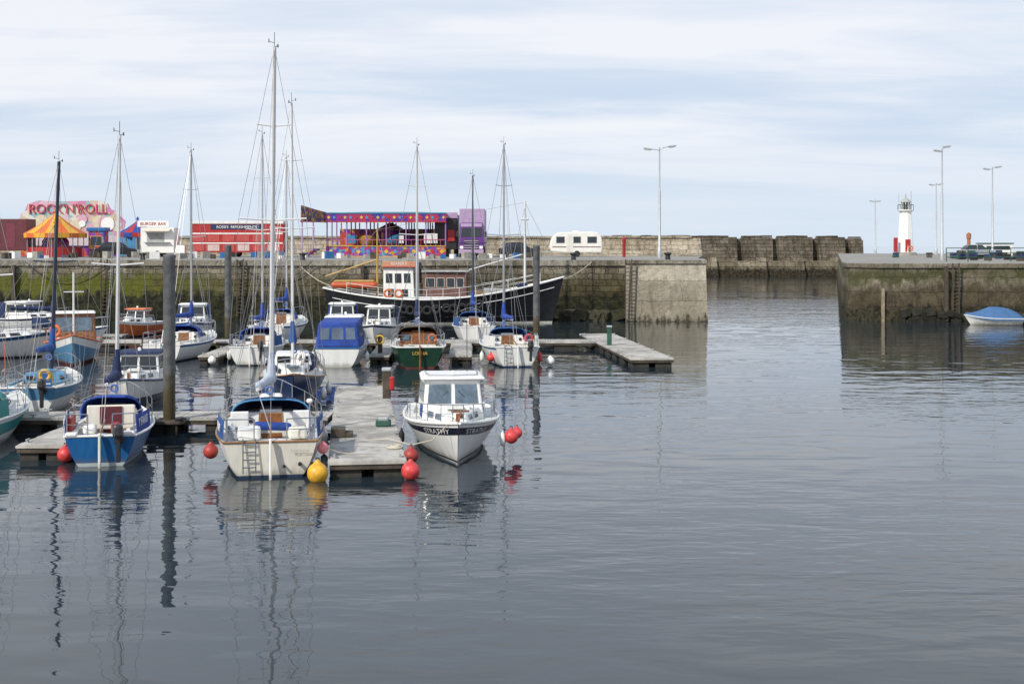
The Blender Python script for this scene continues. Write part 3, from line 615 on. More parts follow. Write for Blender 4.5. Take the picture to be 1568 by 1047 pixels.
# ---------------------------------------------------------------- motor boats
def motorboat(name,loc,ang,L,B,fs,fm,fb,hullm,stripem,wh,cab=None,roof=None,canopy=None,fore=True,stripe=.12,antm=None,rail=None,whh=1.15,motor=False,railm=None,boot=.08,glassm=None,deck=None,fend=None,pw=.3,cockpit=(.04,.36,.8,.3),ww=.8,frame=None):
    P=empty(name,loc,ang); cab=cab or white; roof=roof or white; glassm=glassm or glass; frame=frame or blackp
    S,sheer,wd=make_hull(P,L,B,fs,fm,fb,draft=.4,tr=.86,rake=L*.10,pw=pw,mats=(antm or anti,hullm,stripem,rail or white,deck or deckw),cockpit=cockpit,stripe=stripe,boot=boot,railm=railm,railr=.04)
    X=lambda t:-L/2+L*t
    t0,t1=wh; z=sheer(t0)
    F=tbox(P,'wheelhouse',X(t0),X(t1),wd(t0)*ww,wd(t1)*(ww-.02),z-.05,z+whh,.0,.28,.12,cab,bevel=.06)
    for a,b in ((.07,.46),(.54,.93)): window(P,'windscreen',F['front'],a,b,.42,.86,glassm,frame,.02)
    for sd in ('left','right'):
        for a,b in ((.08,.46),(.54,.92)): window(P,'side_window',F[sd],a,b,.45,.86,glassm,frame,.02)
    panel(P,'cabin_door',F['aft'],.36,.64,.02,.9,wood if cab is not white else glassm,off=.02)
    zt=z+whh
    box(P,'roof',((X(t0)+X(t1))/2-.08,0,zt+.03),(X(t1)-X(t0),wd(t0)*2*(ww-.03),.09),roof,bevel=.04,taper=(.94,.9))
    if fore:
        G=tbox(P,'fore_cabin',X(t1)-.1,X(.86),wd(t1)*(ww-.06),wd(.86)*.5,sheer(t1)-.05,sheer(t1)+.34,.0,.35,.08,cab,bevel=.06,z0f=sheer(.86)-.08,z1f=sheer(.86)+.2)
        for sd in ('left','right'):
            for a,b in ((.15,.38),(.5,.75)): window(P,'fore_window',G[sd],a,b,.35,.75,glassm,steel,.015)
        box(P,'deck_hatch',(X(t1)+.75,0,sheer(.75)+.36),(.5,.5,.06),deckw,bevel=.02,rot=(0,2,0))
    rl=[];h=.5
    for sd in (1,-1):
        pr=None
        for t in (.42,.55,.68,.8,.9,.97):
            b_=Vector((X(t)-.03,sd*wd(t)*.93,sheer(t))); tt=b_+Vector((0,0,h)); rl.append((b_,tt,.014))
            if pr: rl+=[(pr,tt,.015),(pr-Vector((0,0,h*.5)),tt-Vector((0,0,h*.5)),.008)]
            else: rl.append((tt,b_+Vector((-.4,0,0)),.015))
            pr=tt
        rl.append((pr,Vector((X(1)+.02,0,fb+h)),.015))
    tubes(P,'bow_rail',rl,steel,6)
    tubes(P,'aerials',[((X(t0)+.3,.5,zt),(X(t0)+.2,.5,zt+1.6),.012),((X(t0)+.5,0,zt),(X(t0)+.5,0,zt+.5),.025)],blackp,5)
    box(P,'navigation_light',(X(t1)-.5,0,zt+.14),(.12,.12,.14),white,bevel=.03)
    box(P,'samson_post',(X(.93),0,sheer(.93)+.12),(.1,.1,.28),wood,bevel=.01)
    if canopy:
        cw=wd(.1)*.95
        F2=tbox(P,'canopy',X(.02),X(t0)+.05,cw,wd(t0)*.88,fs+.02,zt-.1,.12,.0,.16,canopy,bevel=.10,z0f=z,z1f=zt-.02)
        for a,b in ((.08,.30),(.36,.64),(.70,.92)): panel(P,'canopy_window',F2['aft'],a,b,.32,.78,clearp,off=.012)
        for sd in('left','right'): panel(P,'canopy_side_window',F2[sd],.2,.8,.4,.8,clearp,off=.012)
    if motor: outboard(P,X(-.02),0,fs-.05)
    for (t,sd,mt) in (fend or []): fender(P,X(t),sd*(wd(t)+.13),.4,mt)
    torus(P,'coiled_rope',(X(.8),.15,sheer(.8)+.1),.14,.03,rope)
    return P,S,sheer,wd,X,F
# near white cabin boat with bow to camera
P,S,sh,wd,X,F=motorboat('cabin_motor_boat',(-1.78,38.0,0),-84.5,7.3,2.8,.85,.92,1.22,white,white,(.34,.60),stripe=.05,rail=white,railm=white,antm=M('white_boot',(.7,.7,.68),.4),whh=1.18,glassm=glassb,pw=.34,boot=.06,ww=.72,frame=greyd)
for sd in (1,-1):
    hullband(P,'navy_sheer_band',S,sh,sd,.34,.13,M('navy_band',(.01,.014,.035),.35),off=.010,t0=.3,taper=True)
    hulltext(P,'name_lettering','STRATHY',S,sh,(.76 if sd<0 else .95),(.95 if sd<0 else .76),.31,.17,sd,white)
    hullband(P,'boot_stripe',S,sh,sd,.05,.10,black,absz=True)
tubes(P,'roof_rails',path([(X(.38),.8,2.2),(X(.56),.7,2.2),(X(.58),0,2.2),(X(.56),-.7,2.2),(X(.38),-.8,2.2)],.018)+[((X(t),s*.76,2.05),(X(t),s*.76,2.2),.014) for t in(.4,.5) for s in (1,-1)],steel)
tubes(P,'anchor',[((X(.86),.12,1.42),(X(1.0),.0,1.3),.03),((X(.86),-.15,1.4),(X(.86),.35,1.42),.03)],wood)
box(P,'wooden_anchor_chock',(X(.9),.1,1.33),(.35,.14,.1),wood,bevel=.02)
for sd in ('left','right'): panel(P,'blue_side_screen',F[sd],.12 if sd=='left' else .5,.5 if sd=='left' else .88,.08,.36,bluec2,off=.02)
tubes(P,'wipers',[((X(.58),.35,1.55),(X(.565)+.08,.15,1.75),.012),((X(.58),-.35,1.55),(X(.565)+.08,-.15,1.75),.012)],blackp)
fender(P,X(.6),-1.5,.45,blackr,.4,.09); fender(P,X(.75),1.35,.5,white,.4,.09)
torus(P,'lifebuoy',(X(.2),.2,1.35),.25,.07,orange,rot=(80,0,90))
tubes(P,'mooring_line',path([(X(.93),-.1,1.3),(X(.97),-.7,.75),(X(.9),-1.25,.55),(X(.8),-1.9,.62),(X(.72),-2.6,.5)],.014)+path(sag((X(.15),-1.2,.9),(X(.2),-2.1,.5),.1),.014),rope,5)
box(P,'deck_locker',(X(.66),.0,1.32),(.5,.9,.2),white,bevel=.05)
# far row and left
motorboat('cabin_cruiser',(-8.7,66.3,0),92,7.0,2.55,.95,.95,1.25,white,white,(.42,.7),canopy=bluec2,whh=1.35,rail=teak,railm=blueh,roof=white,fend=[(.2,-1,white),(.2,1,white)],antm=white)
motorboat('cabin_cruiser',(-14.4,49.6,0),-82,6.8,2.3,.8,.85,1.15,white,white,(.36,.6),canopy=navyc,roof=navyc,whh=1.0,boot=.35,antm=navy,rail=navy)
P,S,sh,wd,X,F=motorboat('fishing_boat',(-22.8,66.6,0),-72,8.2,2.9,.9,.95,1.6,blueh2,white,(.28,.50),cab=wood,roof=white,whh=1.5,boot=.12,antm=antir,rail=orange,railm=orange,stripe=.35,fore=False,deck=greyd,glassm=glassb)
torus(P,'lifebuoy',(X(.56),-.9,1.6),.25,.08,orange,rot=(90,0,70))
tubes(P,'mast',[((X(.6),0,1),(X(.6),0,4.6),.05),((X(.6),-.5,3.6),(X(.6),.5,3.6),.03)],whites)
box(P,'fish_box',(X(.7),.2,1.2),(.7,.5,.35),orange,bevel=.03); box(P,'fish_box',(X(.66),-.6,1.15),(.6,.4,.3),white,bevel=.03)
motorboat('cabin_cruiser',(-28.6,68,0),15,8.4,2.8,.95,1.0,1.35,white,blueh,(.40,.62),whh=.9,rail=navy)
motorboat('cabin_cruiser',(-33.5,88,0),-15,7.2,2.6,.95,1.0,1.3,white,navy,(.38,.62),canopy=navyc,whh=1.1)
motorboat('cabin_cruiser',(-41.0,86,0),175,7.6,2.6,.95,1.0,1.3,white,blueh,(.38,.62),canopy=bluec,whh=1.1)
motorboat('cabin_cruiser',(-24.9,85,0),-100,5.2,2.0,.8,.85,1.1,orange,white,(.36,.58),cab=white,roof=orange,whh=.9,rail=white)
motorboat('cabin_cruiser',(-11.2,84.5,0),-85,6.6,2.4,.9,.95,1.2,white,blueh,(.38,.62),canopy=bluec2,whh=1.2)
motorboat('cabin_cruiser',(-8.3,80.5,0),-92,6.2,2.3,.9,.95,1.2,white,navy,(.38,.62),canopy=navyc,whh=1.2)
motorboat('cabin_cruiser',(-20.8,83.5,0),-80,6.4,2.4,.9,.95,1.2,white,blueh,(.38,.62),canopy=bluec,whh=1.2)
motorboat('cabin_cruiser',(-34.0,73.5,0),20,7.2,2.6,.95,1.0,1.3,blueh,white,(.38,.62),canopy=navyc,whh=1.2)
# covered dinghy on right
P=empty('covered_dinghy',(36.3,96.6,0),172)
S,sh,wd=make_hull(P,4.2,1.75,.5,.5,.75,draft=.2,tr=.85,rake=.5,pw=.35,mats=(white,white,white,white,greyd),stripe=.05,boot=.05)
vs=[];fsx=[];NS=12
for i in range(NS+1):
    t=i/NS; z=sh(t)+.01; hh=.15+.7*math.sin(math.pi*min(1,max(0,(t)/.95)))**.7*(1 if t<.6 else 1-(t-.6)/.45)
    for y in (-1,-.55,0,.55,1): vs.append((-2.1+4.2*t*.98,y*wd(t)*1.03,z+(hh*(1-abs(y)**1.6))-.14*(1 if abs(y)==1 else 0) ))
for i in range(NS):
    for j in range(4): a=i*5+j; fsx.append((a,a+1,a+6,a+5))
mk(P,'boat_cover',vs,fsx,M('faded_blue_cover',(.05,.13,.28),.8,bump=.6,scale=2),smooth=True)
outboard(P,-2.15,0,.45)
P=empty('inflatable_dinghy',(40.4,96.2,0),175)
rd=M('dark_grey_hypalon',(.05,.055,.07),.6)
tubes(P,'side_tubes',[((-2,.65,.25),(1.2,.65,.28),.24),((-2,-.65,.25),(1.2,-.65,.28),.24),((1.2,.65,.28),(2.0,0,.42),.24,.22),((1.2,-.65,.28),(2.0,0,.42),.24,.22)],rd,12)
box(P,'transom_board',(-1.8,0,.3),(.08,1.2,.5),greyd); box(P,'floor_board',(-.3,0,.12),(3.2,1.1,.06),greyd); box(P,'thwart',(0,0,.42),(.3,1.1,.05),teak)
outboard(P,-1.95,0,.55)
# ---------------------------------------------------------------- big black vessel
P=empty('converted_fishing_vessel',(-5.2,98.8,0),0)
L=18.4;B=4.9
S,sheer,wd=make_hull(P,L,B,2.75,1.9,3.55,draft=1.2,tr=.45,rake=1.0,pw=.32,mats=(white,black,black,white,M('ship_deck',(.20,.16,.12),.8)),stripe=.35,boot=.14,NS=30,railr=.07,railm=white,bulw=.45,trk=.8)
X=lambda t:-L/2+L*t
for sd in(1,-1):
    tubes(P,'lower_white_line',path([S(t/30,sheer(t/30)-.62,sd)+Vector((0,sd*.01,0)) for t in range(1,30)],.03),white,5)
    tubes(P,'waterline_rubber',path([S(t/30,.55,sd)+Vector((0,sd*.02,0)) for t in range(2,29)],.05),blackr,5)
for i in range(11):
    t=.30+.035*i+random.uniform(-.006,.006); q=S(t,sheer(t)-.75,-1)
    torus(P,'tyre_fender',(q.x,q.y-.12,q.z+random.uniform(-.1,.1)),.27,.11,tyre,rot=(90,0,0),seg=14)
F=tbox(P,'wheelhouse',-4.6,-2.2,1.35,1.3,1.5,4.3,.0,.15,.08,white,bevel=.05)
for a,b in ((.08,.30),(.38,.60),(.68,.9)): window(P,'wheelhouse_window',F['right'],a,b,.58,.84,glass,white,.03)
for a,b in ((.08,.34),(.38,.62),(.66,.92)): window(P,'wheelhouse_window',F['front'],a,b,.58,.84,glass,white,.03)
panel(P,'lower_port',F['right'],.15,.35,.2,.42,glass); panel(P,'lower_port',F['right'],.6,.8,.2,.42,glass)
box(P,'wheelhouse_roof',(-3.4,0,4.36),(2.8,3.0,.12),M('red_roof',(.40,.10,.07),.5),bevel=.03)
box(P,'name_board',(-3.4,-1.3,4.58),(2.5,.08,.36),M('faded_orange_board',(.55,.24,.14),.6),bevel=.02); text(P,'name_lettering','REAPER II',(-3.4,-1.36,4.58),(90,0,0),.3,white,.01)
box(P,'funnel',(-1.95,-.2,3.9),(.35,.5,1.6),blackp,bevel=.05)
F=tbox(P,'maroon_deckhouse',-1.6,1.8,1.45,1.35,1.4,3.95,.05,.1,.08,brown,bevel=.05)
for a,b in ((.06,.26),(.32,.48),(.55,.72),(.78,.93)): window(P,'deckhouse_window',F['right'],a,b,.55,.82,glass,cream,.03)
box(P,'deckhouse_roof',(.1,0,4.0),(3.6,3.1,.1),greyd,bevel=.03)
box(P,'white_skirt',(-1.3,-1.62,1.75),(7.0,.12,.7),white,bevel=.02)
for x in (-4.2,-3.4): torus(P,'lifebuoy',(x,-1.75,2.35),.27,.08,orange,rot=(90,0,0))
box(P,'fore_cabin',(4.3,0,2.2),(2.6,2.1,.9),greyd,bevel=.05); box(P,'hatch',(3.0,0,2.1),(1.2,1.6,.7),teak,bevel=.04)
box(P,'winch',(6.0,0,2.75),(.8,1.4,.7),navyc,bevel=.1)
tubes(P,'foremast',[((6.2,0,2.4),(6.2,0,9.4),.11,.07),((6.2,-.5,6.9),(6.2,.5,6.9),.04),((5.9,0,8),(6.5,0,8),.08)],whites,10)
tubes(P,'mizzen_mast',[((-5.2,0,2),(-5.2,0,7.3),.10,.06),((-5.2,0,4.9),(-9.2,.2,3.6),.07)],M('ochre_spar',(.42,.27,.08),.5),8)
tubes(P,'derrick',[((1.9,0,4.1),(6.0,0,5.3),.05)],whites,6)
tubes(P,'rigging',[((6.2,0,9.3),(9.1,0,3.6),.018),((6.2,0,9.3),(-5.2,0,7.2),.014),((-5.2,0,7.2),(-9.0,0,3),.016),((6.2,0,9),(4.6,-2.3,2.2),.016),((6.2,0,9),(7.0,-1.9,2.8),.016),((6.2,0,6.9),(1.9,0,4.1),.014),((-5.2,0,7),(-3.8,-2,2.3),.014)],wire,4)
box(P,'stern_lifeboat',(-6.9,-.4,2.95),(3.4,1.3,.5),M('lifeboat_red_orange',(.5,.09,.03),.5),bevel=.22,taper=(1.05,1.0)); box(P,'stern_lifeboat_cover',(-6.9,-.4,3.24),(3.1,1.1,.18),M('ochre_canvas',(.45,.27,.09),.8,bump=.5),bevel=.08)
rl=[]
for sd in(1,-1):
    pr=None
    for i in range(3,29,2):
        t=i/30; b_=S(t,sheer(t),sd); b_.y*=.97; tt=b_+Vector((0,0,.75)); rl.append((b_,tt,.025))
        if pr: rl+=[(pr,tt,.02),(pr-Vector((0,0,.37)),tt-Vector((0,0,.37)),.012)]
        pr=tt
tubes(P,'guard_rails',rl,whites,5)
tubes(P,'mooring_lines',path(sag(S(.93,3.3,-1),Vector((12,4.6,6-1.0)),.5),.03)+path(sag((-8.6,.5,2.8),(-12.5,5,4.9),.4),.03),rope,5)
# ---------------------------------------------------------------- pontoons
def pontoon(p0,p1,width,z=.45):
    d=Vector((p1[0]-p0[0],p1[1]-p0[1])); Ln=d.length
    P=empty('floating_pontoon',(p0[0],p0[1],0),math.degrees(math.atan2(d.y,d.x)))
    n=int(Ln/.155)
    boxes(P,'deck_planks',[((.08+i*Ln/n,random.uniform(-.012,.012),z-.02+random.uniform(-.004,.004)),(Ln/n-.018,width,.035)) for i in range(n)],plank)
    boxes(P,'fascia_beams',[((Ln/2,width/2-.05,z-.13),(Ln,.10,.18)),((Ln/2,-width/2+.05,z-.13),(Ln,.10,.18)),((.05,0,z-.13),(.10,width-.22,.18)),((Ln-.05,0,z-.13),(.10,width-.22,.18)),((Ln/2,0,z-.13),(Ln-.22,.1,.17))],timb)
    boxes(P,'edge_strips',[((Ln/2,width/2+.02,z-.06),(Ln,.035,.06)),((Ln/2,-width/2-.02,z-.06),(Ln,.035,.06)),((-.02,0,z-.06),(.035,width,.06))],plank)
    k=max(2,int(Ln/2.2)); fl=[]
    for i in range(k):
        cx=(i+.5)*Ln/k if i else .75
        fl+=[((cx,width*.27,-.05),(1.3,width*.38,.55)),((cx,-width*.27,-.05),(1.3,width*.38,.55))]
    boxes(P,'floats',fl,floatm)
    cl=[]
    for i in range(int(Ln/4)+1):
        for s_ in(1,-1):
            x=.5+i*4
            if x<Ln: cl+=[((x,s_*(width/2-.12),z+.08),(.26,.04,.035)),((x,s_*(width/2-.12),z+.035),(.08,.05,.07))]
    boxes(P,'cleats',cl,galv)
pontoon((-3.72,33.0),(-5.95,50.5),1.95)
pontoon((-28,42.1),(-5.95,42.1),1.6,z=.44)
pontoon((-13.1,35.6),(-13.1,41.2),1.35)
pontoon((-19.6,43),(-19.9,52),1.0)
pontoon((-24,74.6),(6.6,74.6),2.0,z=.455)
pontoon((6.9,62.8),(5.3,80.5),2.1,z=.462)
pontoon((-2.6,64.5),(-2.9,73.5),1.1)
pontoon((-6.7,64.5),(-7.0,73.5),1.0)
pontoon((-15.3,64.5),(-15.3,73.5),1.0)
pontoon((-60,79.5),(-24,79.5),1.4)
P=empty('service_pedestal',(-4.55,46.5,.45)); box(P,'post',(0,0,.5),(.28,.28,1.0),timb,bevel=.03); box(P,'cap',(0,0,1.05),(.34,.34,.12),galv,bevel=.03); box(P,'hose_reel',(.2,-.1,.55),(.18,.2,.5),red,bevel=.05)
P=empty('service_pedestal',(-3.95,39.3,.45)); box(P,'base',(0,0,.10),(.45,.35,.18),greenp,bevel=.03); box(P,'top',(0,0,.23),(.3,.25,.1),galv,bevel=.02)
P=empty('boarding_step',(-5.05,37.2,.45),7); box(P,'step_body',(0,0,.13),(.42,.6,.26),timb,bevel=.02); box(P,'step_lower',(.32,0,.07),(.22,.6,.13),timb,bevel=.02)
P=empty('service_pedestal',(5.4,71.0,.45)); box(P,'post',(0,0,.5),(.25,.25,1.0),greenp,bevel=.03); box(P,'cap',(0,0,1.05),(.3,.3,.1),galv,bevel=.02)
P=empty('service_pedestal',(-6.8,66,.45)); box(P,'post',(0,0,.5),(.22,.22,1.0),timb,bevel=.03); torus(P,'yellow_hose',(0,-.15,.7),.2,.05,yellow,rot=(90,0,0))
P=empty('coiled_mooring_rope',(-3.2,35.0,.47)); torus(P,'outer_coil',(0,0,.02),.2,.03,rope); torus(P,'inner_coil',(0,.01,.05),.13,.03,rope)
# mooring piles
pilem,nt,p=base('steel_pile'); g=nn(nt,'ShaderNodeNewGeometry'); s=nn(nt,'ShaderNodeSeparateXYZ',{0:g.outputs['Position']})
f=nn(nt,'ShaderNodeTexNoise',{'Vector':g.outputs['Position'],'Scale':3.0,'Detail':5.0,'Roughness':.7})
zn=math_(nt,'ADD',s.outputs[2],math_(nt,'MULTIPLY',math_(nt,'SUBTRACT',f.outputs[0],.5),1.2))
c=mixc(nt,maprange(nt,f.outputs[0],.35,.65),(.09,.095,.10),(.16,.165,.165))
c=mixc(nt,maprange(nt,zn,2.2,1.2),c,(.075,.06,.03)); c=mixc(nt,maprange(nt,zn,.6,.2),c,(.02,.018,.01))
nt.links.new(c,p.inputs['Base Color']); p.inputs['Roughness'].default_value=.6
def pile(x,y,zt,r):
    P=empty('mooring_pile',(x,y,0))
    lathe(P,'shaft',[(r,-4),(r,zt-.12),(r*1.04,zt-.11),(r*1.04,zt-.02),(r*.9,zt),(0,zt+.03)],pilem,seg=20)
    tubes(P,'guide_bracket',[((-r-.25,-r-.2,.4),(r+.25,-r-.2,.4),.05),((-r-.25,r+.2,.4),(r+.25,r+.2,.4),.05),((-r-.2,-r-.25,.4),(-r-.2,r+.25,.4),.05),((r+.2,-r-.25,.4),(r+.2,r+.25,.4),.05)],blackp)
    return P
pp=pile(-10.95,40.9,5.7,.19); pile(-16.9,76.2,6.0,.2); pile(1.45,76.1,6.0,.2)
box(pp,'collar_plate',(0,-.35,.40),(1.1,.5,.1),timb,bevel=.02); box(pp,'roller_left',(-.45,-.45,.5),(.25,.25,.16),blackp,bevel=.04); box(pp,'roller_right',(.45,-.45,.5),(.25,.25,.16),blackp,bevel=.04)
# buoys
buoy((-4.95,32.6,.20),.27,buoyy); buoy((-2.60,32.8,.22),.24,buoyr); buoy((-2.68,34.0,.42),.2,M('dark_red_buoy',(.35,.04,.03),.5)); buoy((-8.05,34.2,.50),.20,M('dark_red_buoy',(.35,.04,.03),.5))
buoy((-4.95,33.5,.70),.15,M('pink_buoy',(.68,.22,.22),.5)); buoy((-12.35,35.4,.22),.22,buoyr); buoy((-.02,36.3,.58),.20,buoyr); buoy((.14,37.2,.55),.16,buoyr)
buoy((-1.05,63.8,.4),.2,buoyr); buoy((1.9,63.6,.25),.22,white); buoy((-15.0,64,.25),.2,white)
# ---------------------------------------------------------------- fairground on quay
Z0=4.8
def wheels(P,lst,r=.38,wdt=.25):
    for (x,y) in lst:
        lathe(P,'wheel_tyre',[(r*.55,-wdt/2),(r*.95,-wdt/2),(r,-wdt/4),(r,wdt/4),(r*.95,wdt/2),(r*.55,wdt/2)],tyre,(x,y,r),rot=(90,0,0),seg=16)
        lathe(P,'wheel_hub',[(r*.55,-wdt/2+.02),(r*.2,-wdt/2-.03),(.02,-wdt/2-.03)],galv,(x,y,r),rot=(90,0,0) if y<0 else (-90,0,0),seg=12)
P=empty('caravan',(6.5,131,Z0))
pr=[(-2.5,.55),(-2.72,.95),(-2.62,1.6),(-2.3,2.15),(-1.8,2.5),(1.6,2.58),(2.25,2.5),(2.6,2.0),(2.68,1.2),(2.6,.45),(.9,.42),(-1.0,.42)]
extr(P,'body',pr,-1.08,1.08,M('caravan_white',(.74,.73,.68),.35,var=.08),bevel=.10)
q=[Vector(v) for v in [(-2.5,-1.08,.45),(2.6,-1.08,.45),(2.6,-1.08,2.5),(-2.5,-1.08,2.5)]]
for a,b in ((.10,.26),(.44,.58),(.72,.90)): window(P,'side_window',q,a,b,.48,.78,glass,greyd,.04)
panel(P,'door',q,.31,.41,.05,.92,M('door_white',(.66,.65,.6),.4),off=.015)
panel(P,'stripe',q,.02,.30,.26,.30,maroon,off=.008); panel(P,'stripe',q,.43,.98,.26,.30,maroon,off=.008)
qf=[Vector(v) for v in [(-2.74,1,1.0),(-2.74,-1,1.0),(-2.52,-1,1.95),(-2.52,1,1.95)]]; window(P,'front_window',qf,.08,.92,.2,.8,glassb,greyd,.04)
box(P,'roof_vent',(0,0,2.62),(.6,.5,.12),white,bevel=.03)
wheels(P,[(.1,-1.0),(.1,1.0)],.33,.2); tubes(P,'drawbar',[((-2.5,-.6,.5),(-3.6,0,.5),.05),((-2.5,.6,.5),(-3.6,0,.5),.05),((-3.5,0,.5),(-3.5,0,.02),.04),((2.2,-.8,.45),(2.2,-.8,0),.03)],galv)
def car(x,y,ang,col,z=Z0):
    P=empty('parked_car',(x,y,z),ang)
    extr(P,'body',[(-2.0,.3),(-2.05,.75),(-1.95,.92),(-1.2,.98),(1.0,.95),(1.9,.82),(2.08,.6),(2.05,.3)],-.84,.84,col,bevel=.07)
    tbox(P,'cabin',-1.7,1.15,.76,.74,.94,1.45,.45,.75,.14,glass,bevel=.06)
    box(P,'roof',(-.35,0,1.47),(1.5,1.2,.06),col,bevel=.03)
    boxes(P,'pillars',[((-.3,s*.71,1.2),(.09,.05,.52),(s*14,0,0)) for s in(1,-1)],col)
    wheels(P,[(-1.3,-.78),(-1.3,.78),(1.3,-.78),(1.3,.78)],.31,.2)
    boxes(P,'headlights',[((2.03,s*.6,.65),(.08,.3,.14)) for s in(1,-1)],white); boxes(P,'tail_lights',[((-2.03,s*.65,.75),(.06,.2,.2)) for s in(1,-1)],red)
car(.7,131,0,M('dark_car_paint',(.02,.022,.03),.25))
car(-38.9,126,10,M('black_car_paint',(.015,.015,.018),.25))
car(54.5,150,5,M('silver_car_paint',(.42,.44,.46),.3,.5),z=4.55)
car(72,160,90,white,z=4.55)
P=empty('fairground_lorry',(-4.05,128.6,Z0),-90)
F=tbox(P,'cab',-1.0,1.15,1.22,1.22,.55,3.45,.0,.18,.06,purple,bevel=.10)
window(P,'windscreen',F['front'],.08,.92,.52,.80,glass,blackp,.04)
panel(P,'grille',F['front'],.2,.8,.08,.42,blackp,off=.03)
for k in range(4): panel(P,'grille_bar',F['front'],.2,.8,.12+.08*k,.15+.08*k,lilac,off=.05)
panel(P,'sun_visor_board',F['front'],.05,.95,.86,.97,lilac,off=.03)
for a in((.03,.17),(.83,.97)): panel(P,'headlamp',F['front'],a[0],a[1],.10,.20,whites,off=.03)
box(P,'bumper',(1.22,0,.55),(.3,2.45,.4),lilac,bevel=.05)
for s in(1,-1):
    window(P,'side_window',F['left' if s>0 else 'right'],.3,.8,.52,.8,glass,blackp,.03); box(P,'mirror',(1.1,s*1.42,2.3),(.12,.22,.5),blackp,bevel=.03)
box(P,'chassis',(-5.2,0,.8),(9.5,.9,.3),blackp)
box(P,'box_body',(-5.6,0,2.95),(8.8,2.55,3.9),lilac,bevel=.05)
wheels(P,[(.2,-1.05),(.2,1.05),(-5,-1.05),(-5,1.05),(-7,-1.05),(-7,1.05)],.5,.32)
P=empty('ride_generator_truck',(-6.9,134,Z0),-90)
box(P,'box_body',(-2.5,0,2.6),(7,2.3,3.7),blackp,bevel=.05); box(P,'roof_board',(1.05,0,4.3),(.1,2.5,.6),lilac,bevel=.02); wheels(P,[(0,-1),(0,1),(-4,-1),(-4,1)],.5,.3); box(P,'red_stack',(1.1,.6,2.2),(.2,.7,1.2),red,bevel=.03)
def carnival(name,cols,scale,sy=1):
    m,nt,p=base(name); tc=nn(nt,'ShaderNodeTexCoord'); mp=nn(nt,'ShaderNodeMapping',{'Vector':tc.outputs['Object'],'Scale':(scale,scale,scale*sy)})
    nz=nn(nt,'ShaderNodeTexNoise',{'Vector':mp.outputs[0],'Scale':1.5,'Detail':2.0})
    v=nn(nt,'ShaderNodeTexVoronoi',{'Vector':mixc(nt,.18,mp.outputs[0],nz.outputs['Color'],'ADD'),'Scale':1.0,'Randomness':.8}); s=nn(nt,'ShaderNodeSeparateColor',{0:v.outputs['Color']})
    r=nn(nt,'ShaderNodeValToRGB',{0:s.outputs[0]}); r.color_ramp.interpolation='CONSTANT'
    for i,c in enumerate(cols):
        e=r.color_ramp.elements[i] if i<2 else r.color_ramp.elements.new(i/len(cols))
        e.position=i/len(cols); e.color=(*c,1)
    nt.links.new(r.outputs[0],p.inputs['Base Color']); p.inputs['Roughness'].default_value=.45; return m
carn=carnival('fairground_artwork',[(.16,.03,.26),(.42,.02,.14),(.45,.25,.04),(.03,.08,.36),(.45,.04,.04),(.08,.22,.38),(.25,.03,.3)],3.2)
carn2=carnival('fairground_scroll',[(.35,.02,.18),(.12,.02,.28),(.45,.25,.05),(.45,.06,.04)],1.8)
carn3=carnival('rock_panel_art',[(.55,.30,.40),(.55,.45,.30),(.60,.42,.50),(.28,.42,.45),(.52,.20,.34),(.62,.60,.55)],1.3)
board=carnival('rounding_board_art',[(.32,.02,.10),(.05,.03,.28),(.36,.02,.08),(.20,.02,.22)],1.6,.4)
P=empty('waltzer_ride',(-13,131.5,Z0))
x0,x1=-6.1,6.2; dp=11
box(P,'platform',((x0+x1)/2,dp/2,.45),(x1-x0,dp,.9),M('ride_floor',(.12,.10,.14),.6))
box(P,'front_skirt',((x0+x1)/2,-.06,.55),(x1-x0,.12,1.1),carn)
boxes(P,'skirt_diamonds',[((x0+.5+i*.95,-.14,.55),(.34,.04,.34),(0,45,0)) for i in range(13)],[yellow,blueh2,red],fm=[i%3 for i in range(13)])
boxes(P,'skirt_edging',[((0,-.15,1.13),(x1-x0,.1,.07)),((0,-.15,.04),(x1-x0,.1,.07))],yellow)
rs=[((x0+.25+i*.5,-.02,1.1),(x0+.25+i*.5,-.02,1.75),.03) for i in range(25)]+[((x0,-.02,1.75),(x1,-.02,1.75),.05)]
tubes(P,'front_railing',rs,M('ride_railing',(.4,.08,.2),.4),5)
tubes(P,'posts',[((x0+.1+i*2.03,yy,.9),(x0+.1+i*2.03,yy,3.7),.07) for i in range(7) for yy in (0,dp*.33,dp*.66,dp)],M('ride_post',(.3,.16,.36),.5),8)
box(P,'rounding_board',(0,-.1,4.05),(x1-x0+.2,.14,.95),board)
dl=[];df=[]
for i in range(22):
    dl.append(((x0+.3+i*.56,-.19,4.05),(.24,.05,.24),(0,45,0))); df.append(i%3)
boxes(P,'rounding_board_stars',dl,[yellow,blueh2,red],fm=df)
boxes(P,'rounding_board_trim',[((0,-.2,4.5),(x1-x0+.2,.08,.12)),((0,-.2,3.6),(x1-x0+.2,.08,.12))],[M('teal_trim',(.05,.25,.35),.5),red],fm=[0,1])
mk(P,'canopy_roof',[(x0,-.1,4.52),(x1,-.1,4.52),(x1,dp,4.52),(x0,dp,4.52),(x0+3,dp/2,4.75),(x1-3,dp/2,4.75)],[(0,1,5,4),(2,3,4,5),(1,2,5),(3,0,4)],M('canopy_canvas',(.07,.07,.16),.7))
box(P,'back_scenery',(0,dp,2.1),(x1-x0,.15,1.8),carn2)
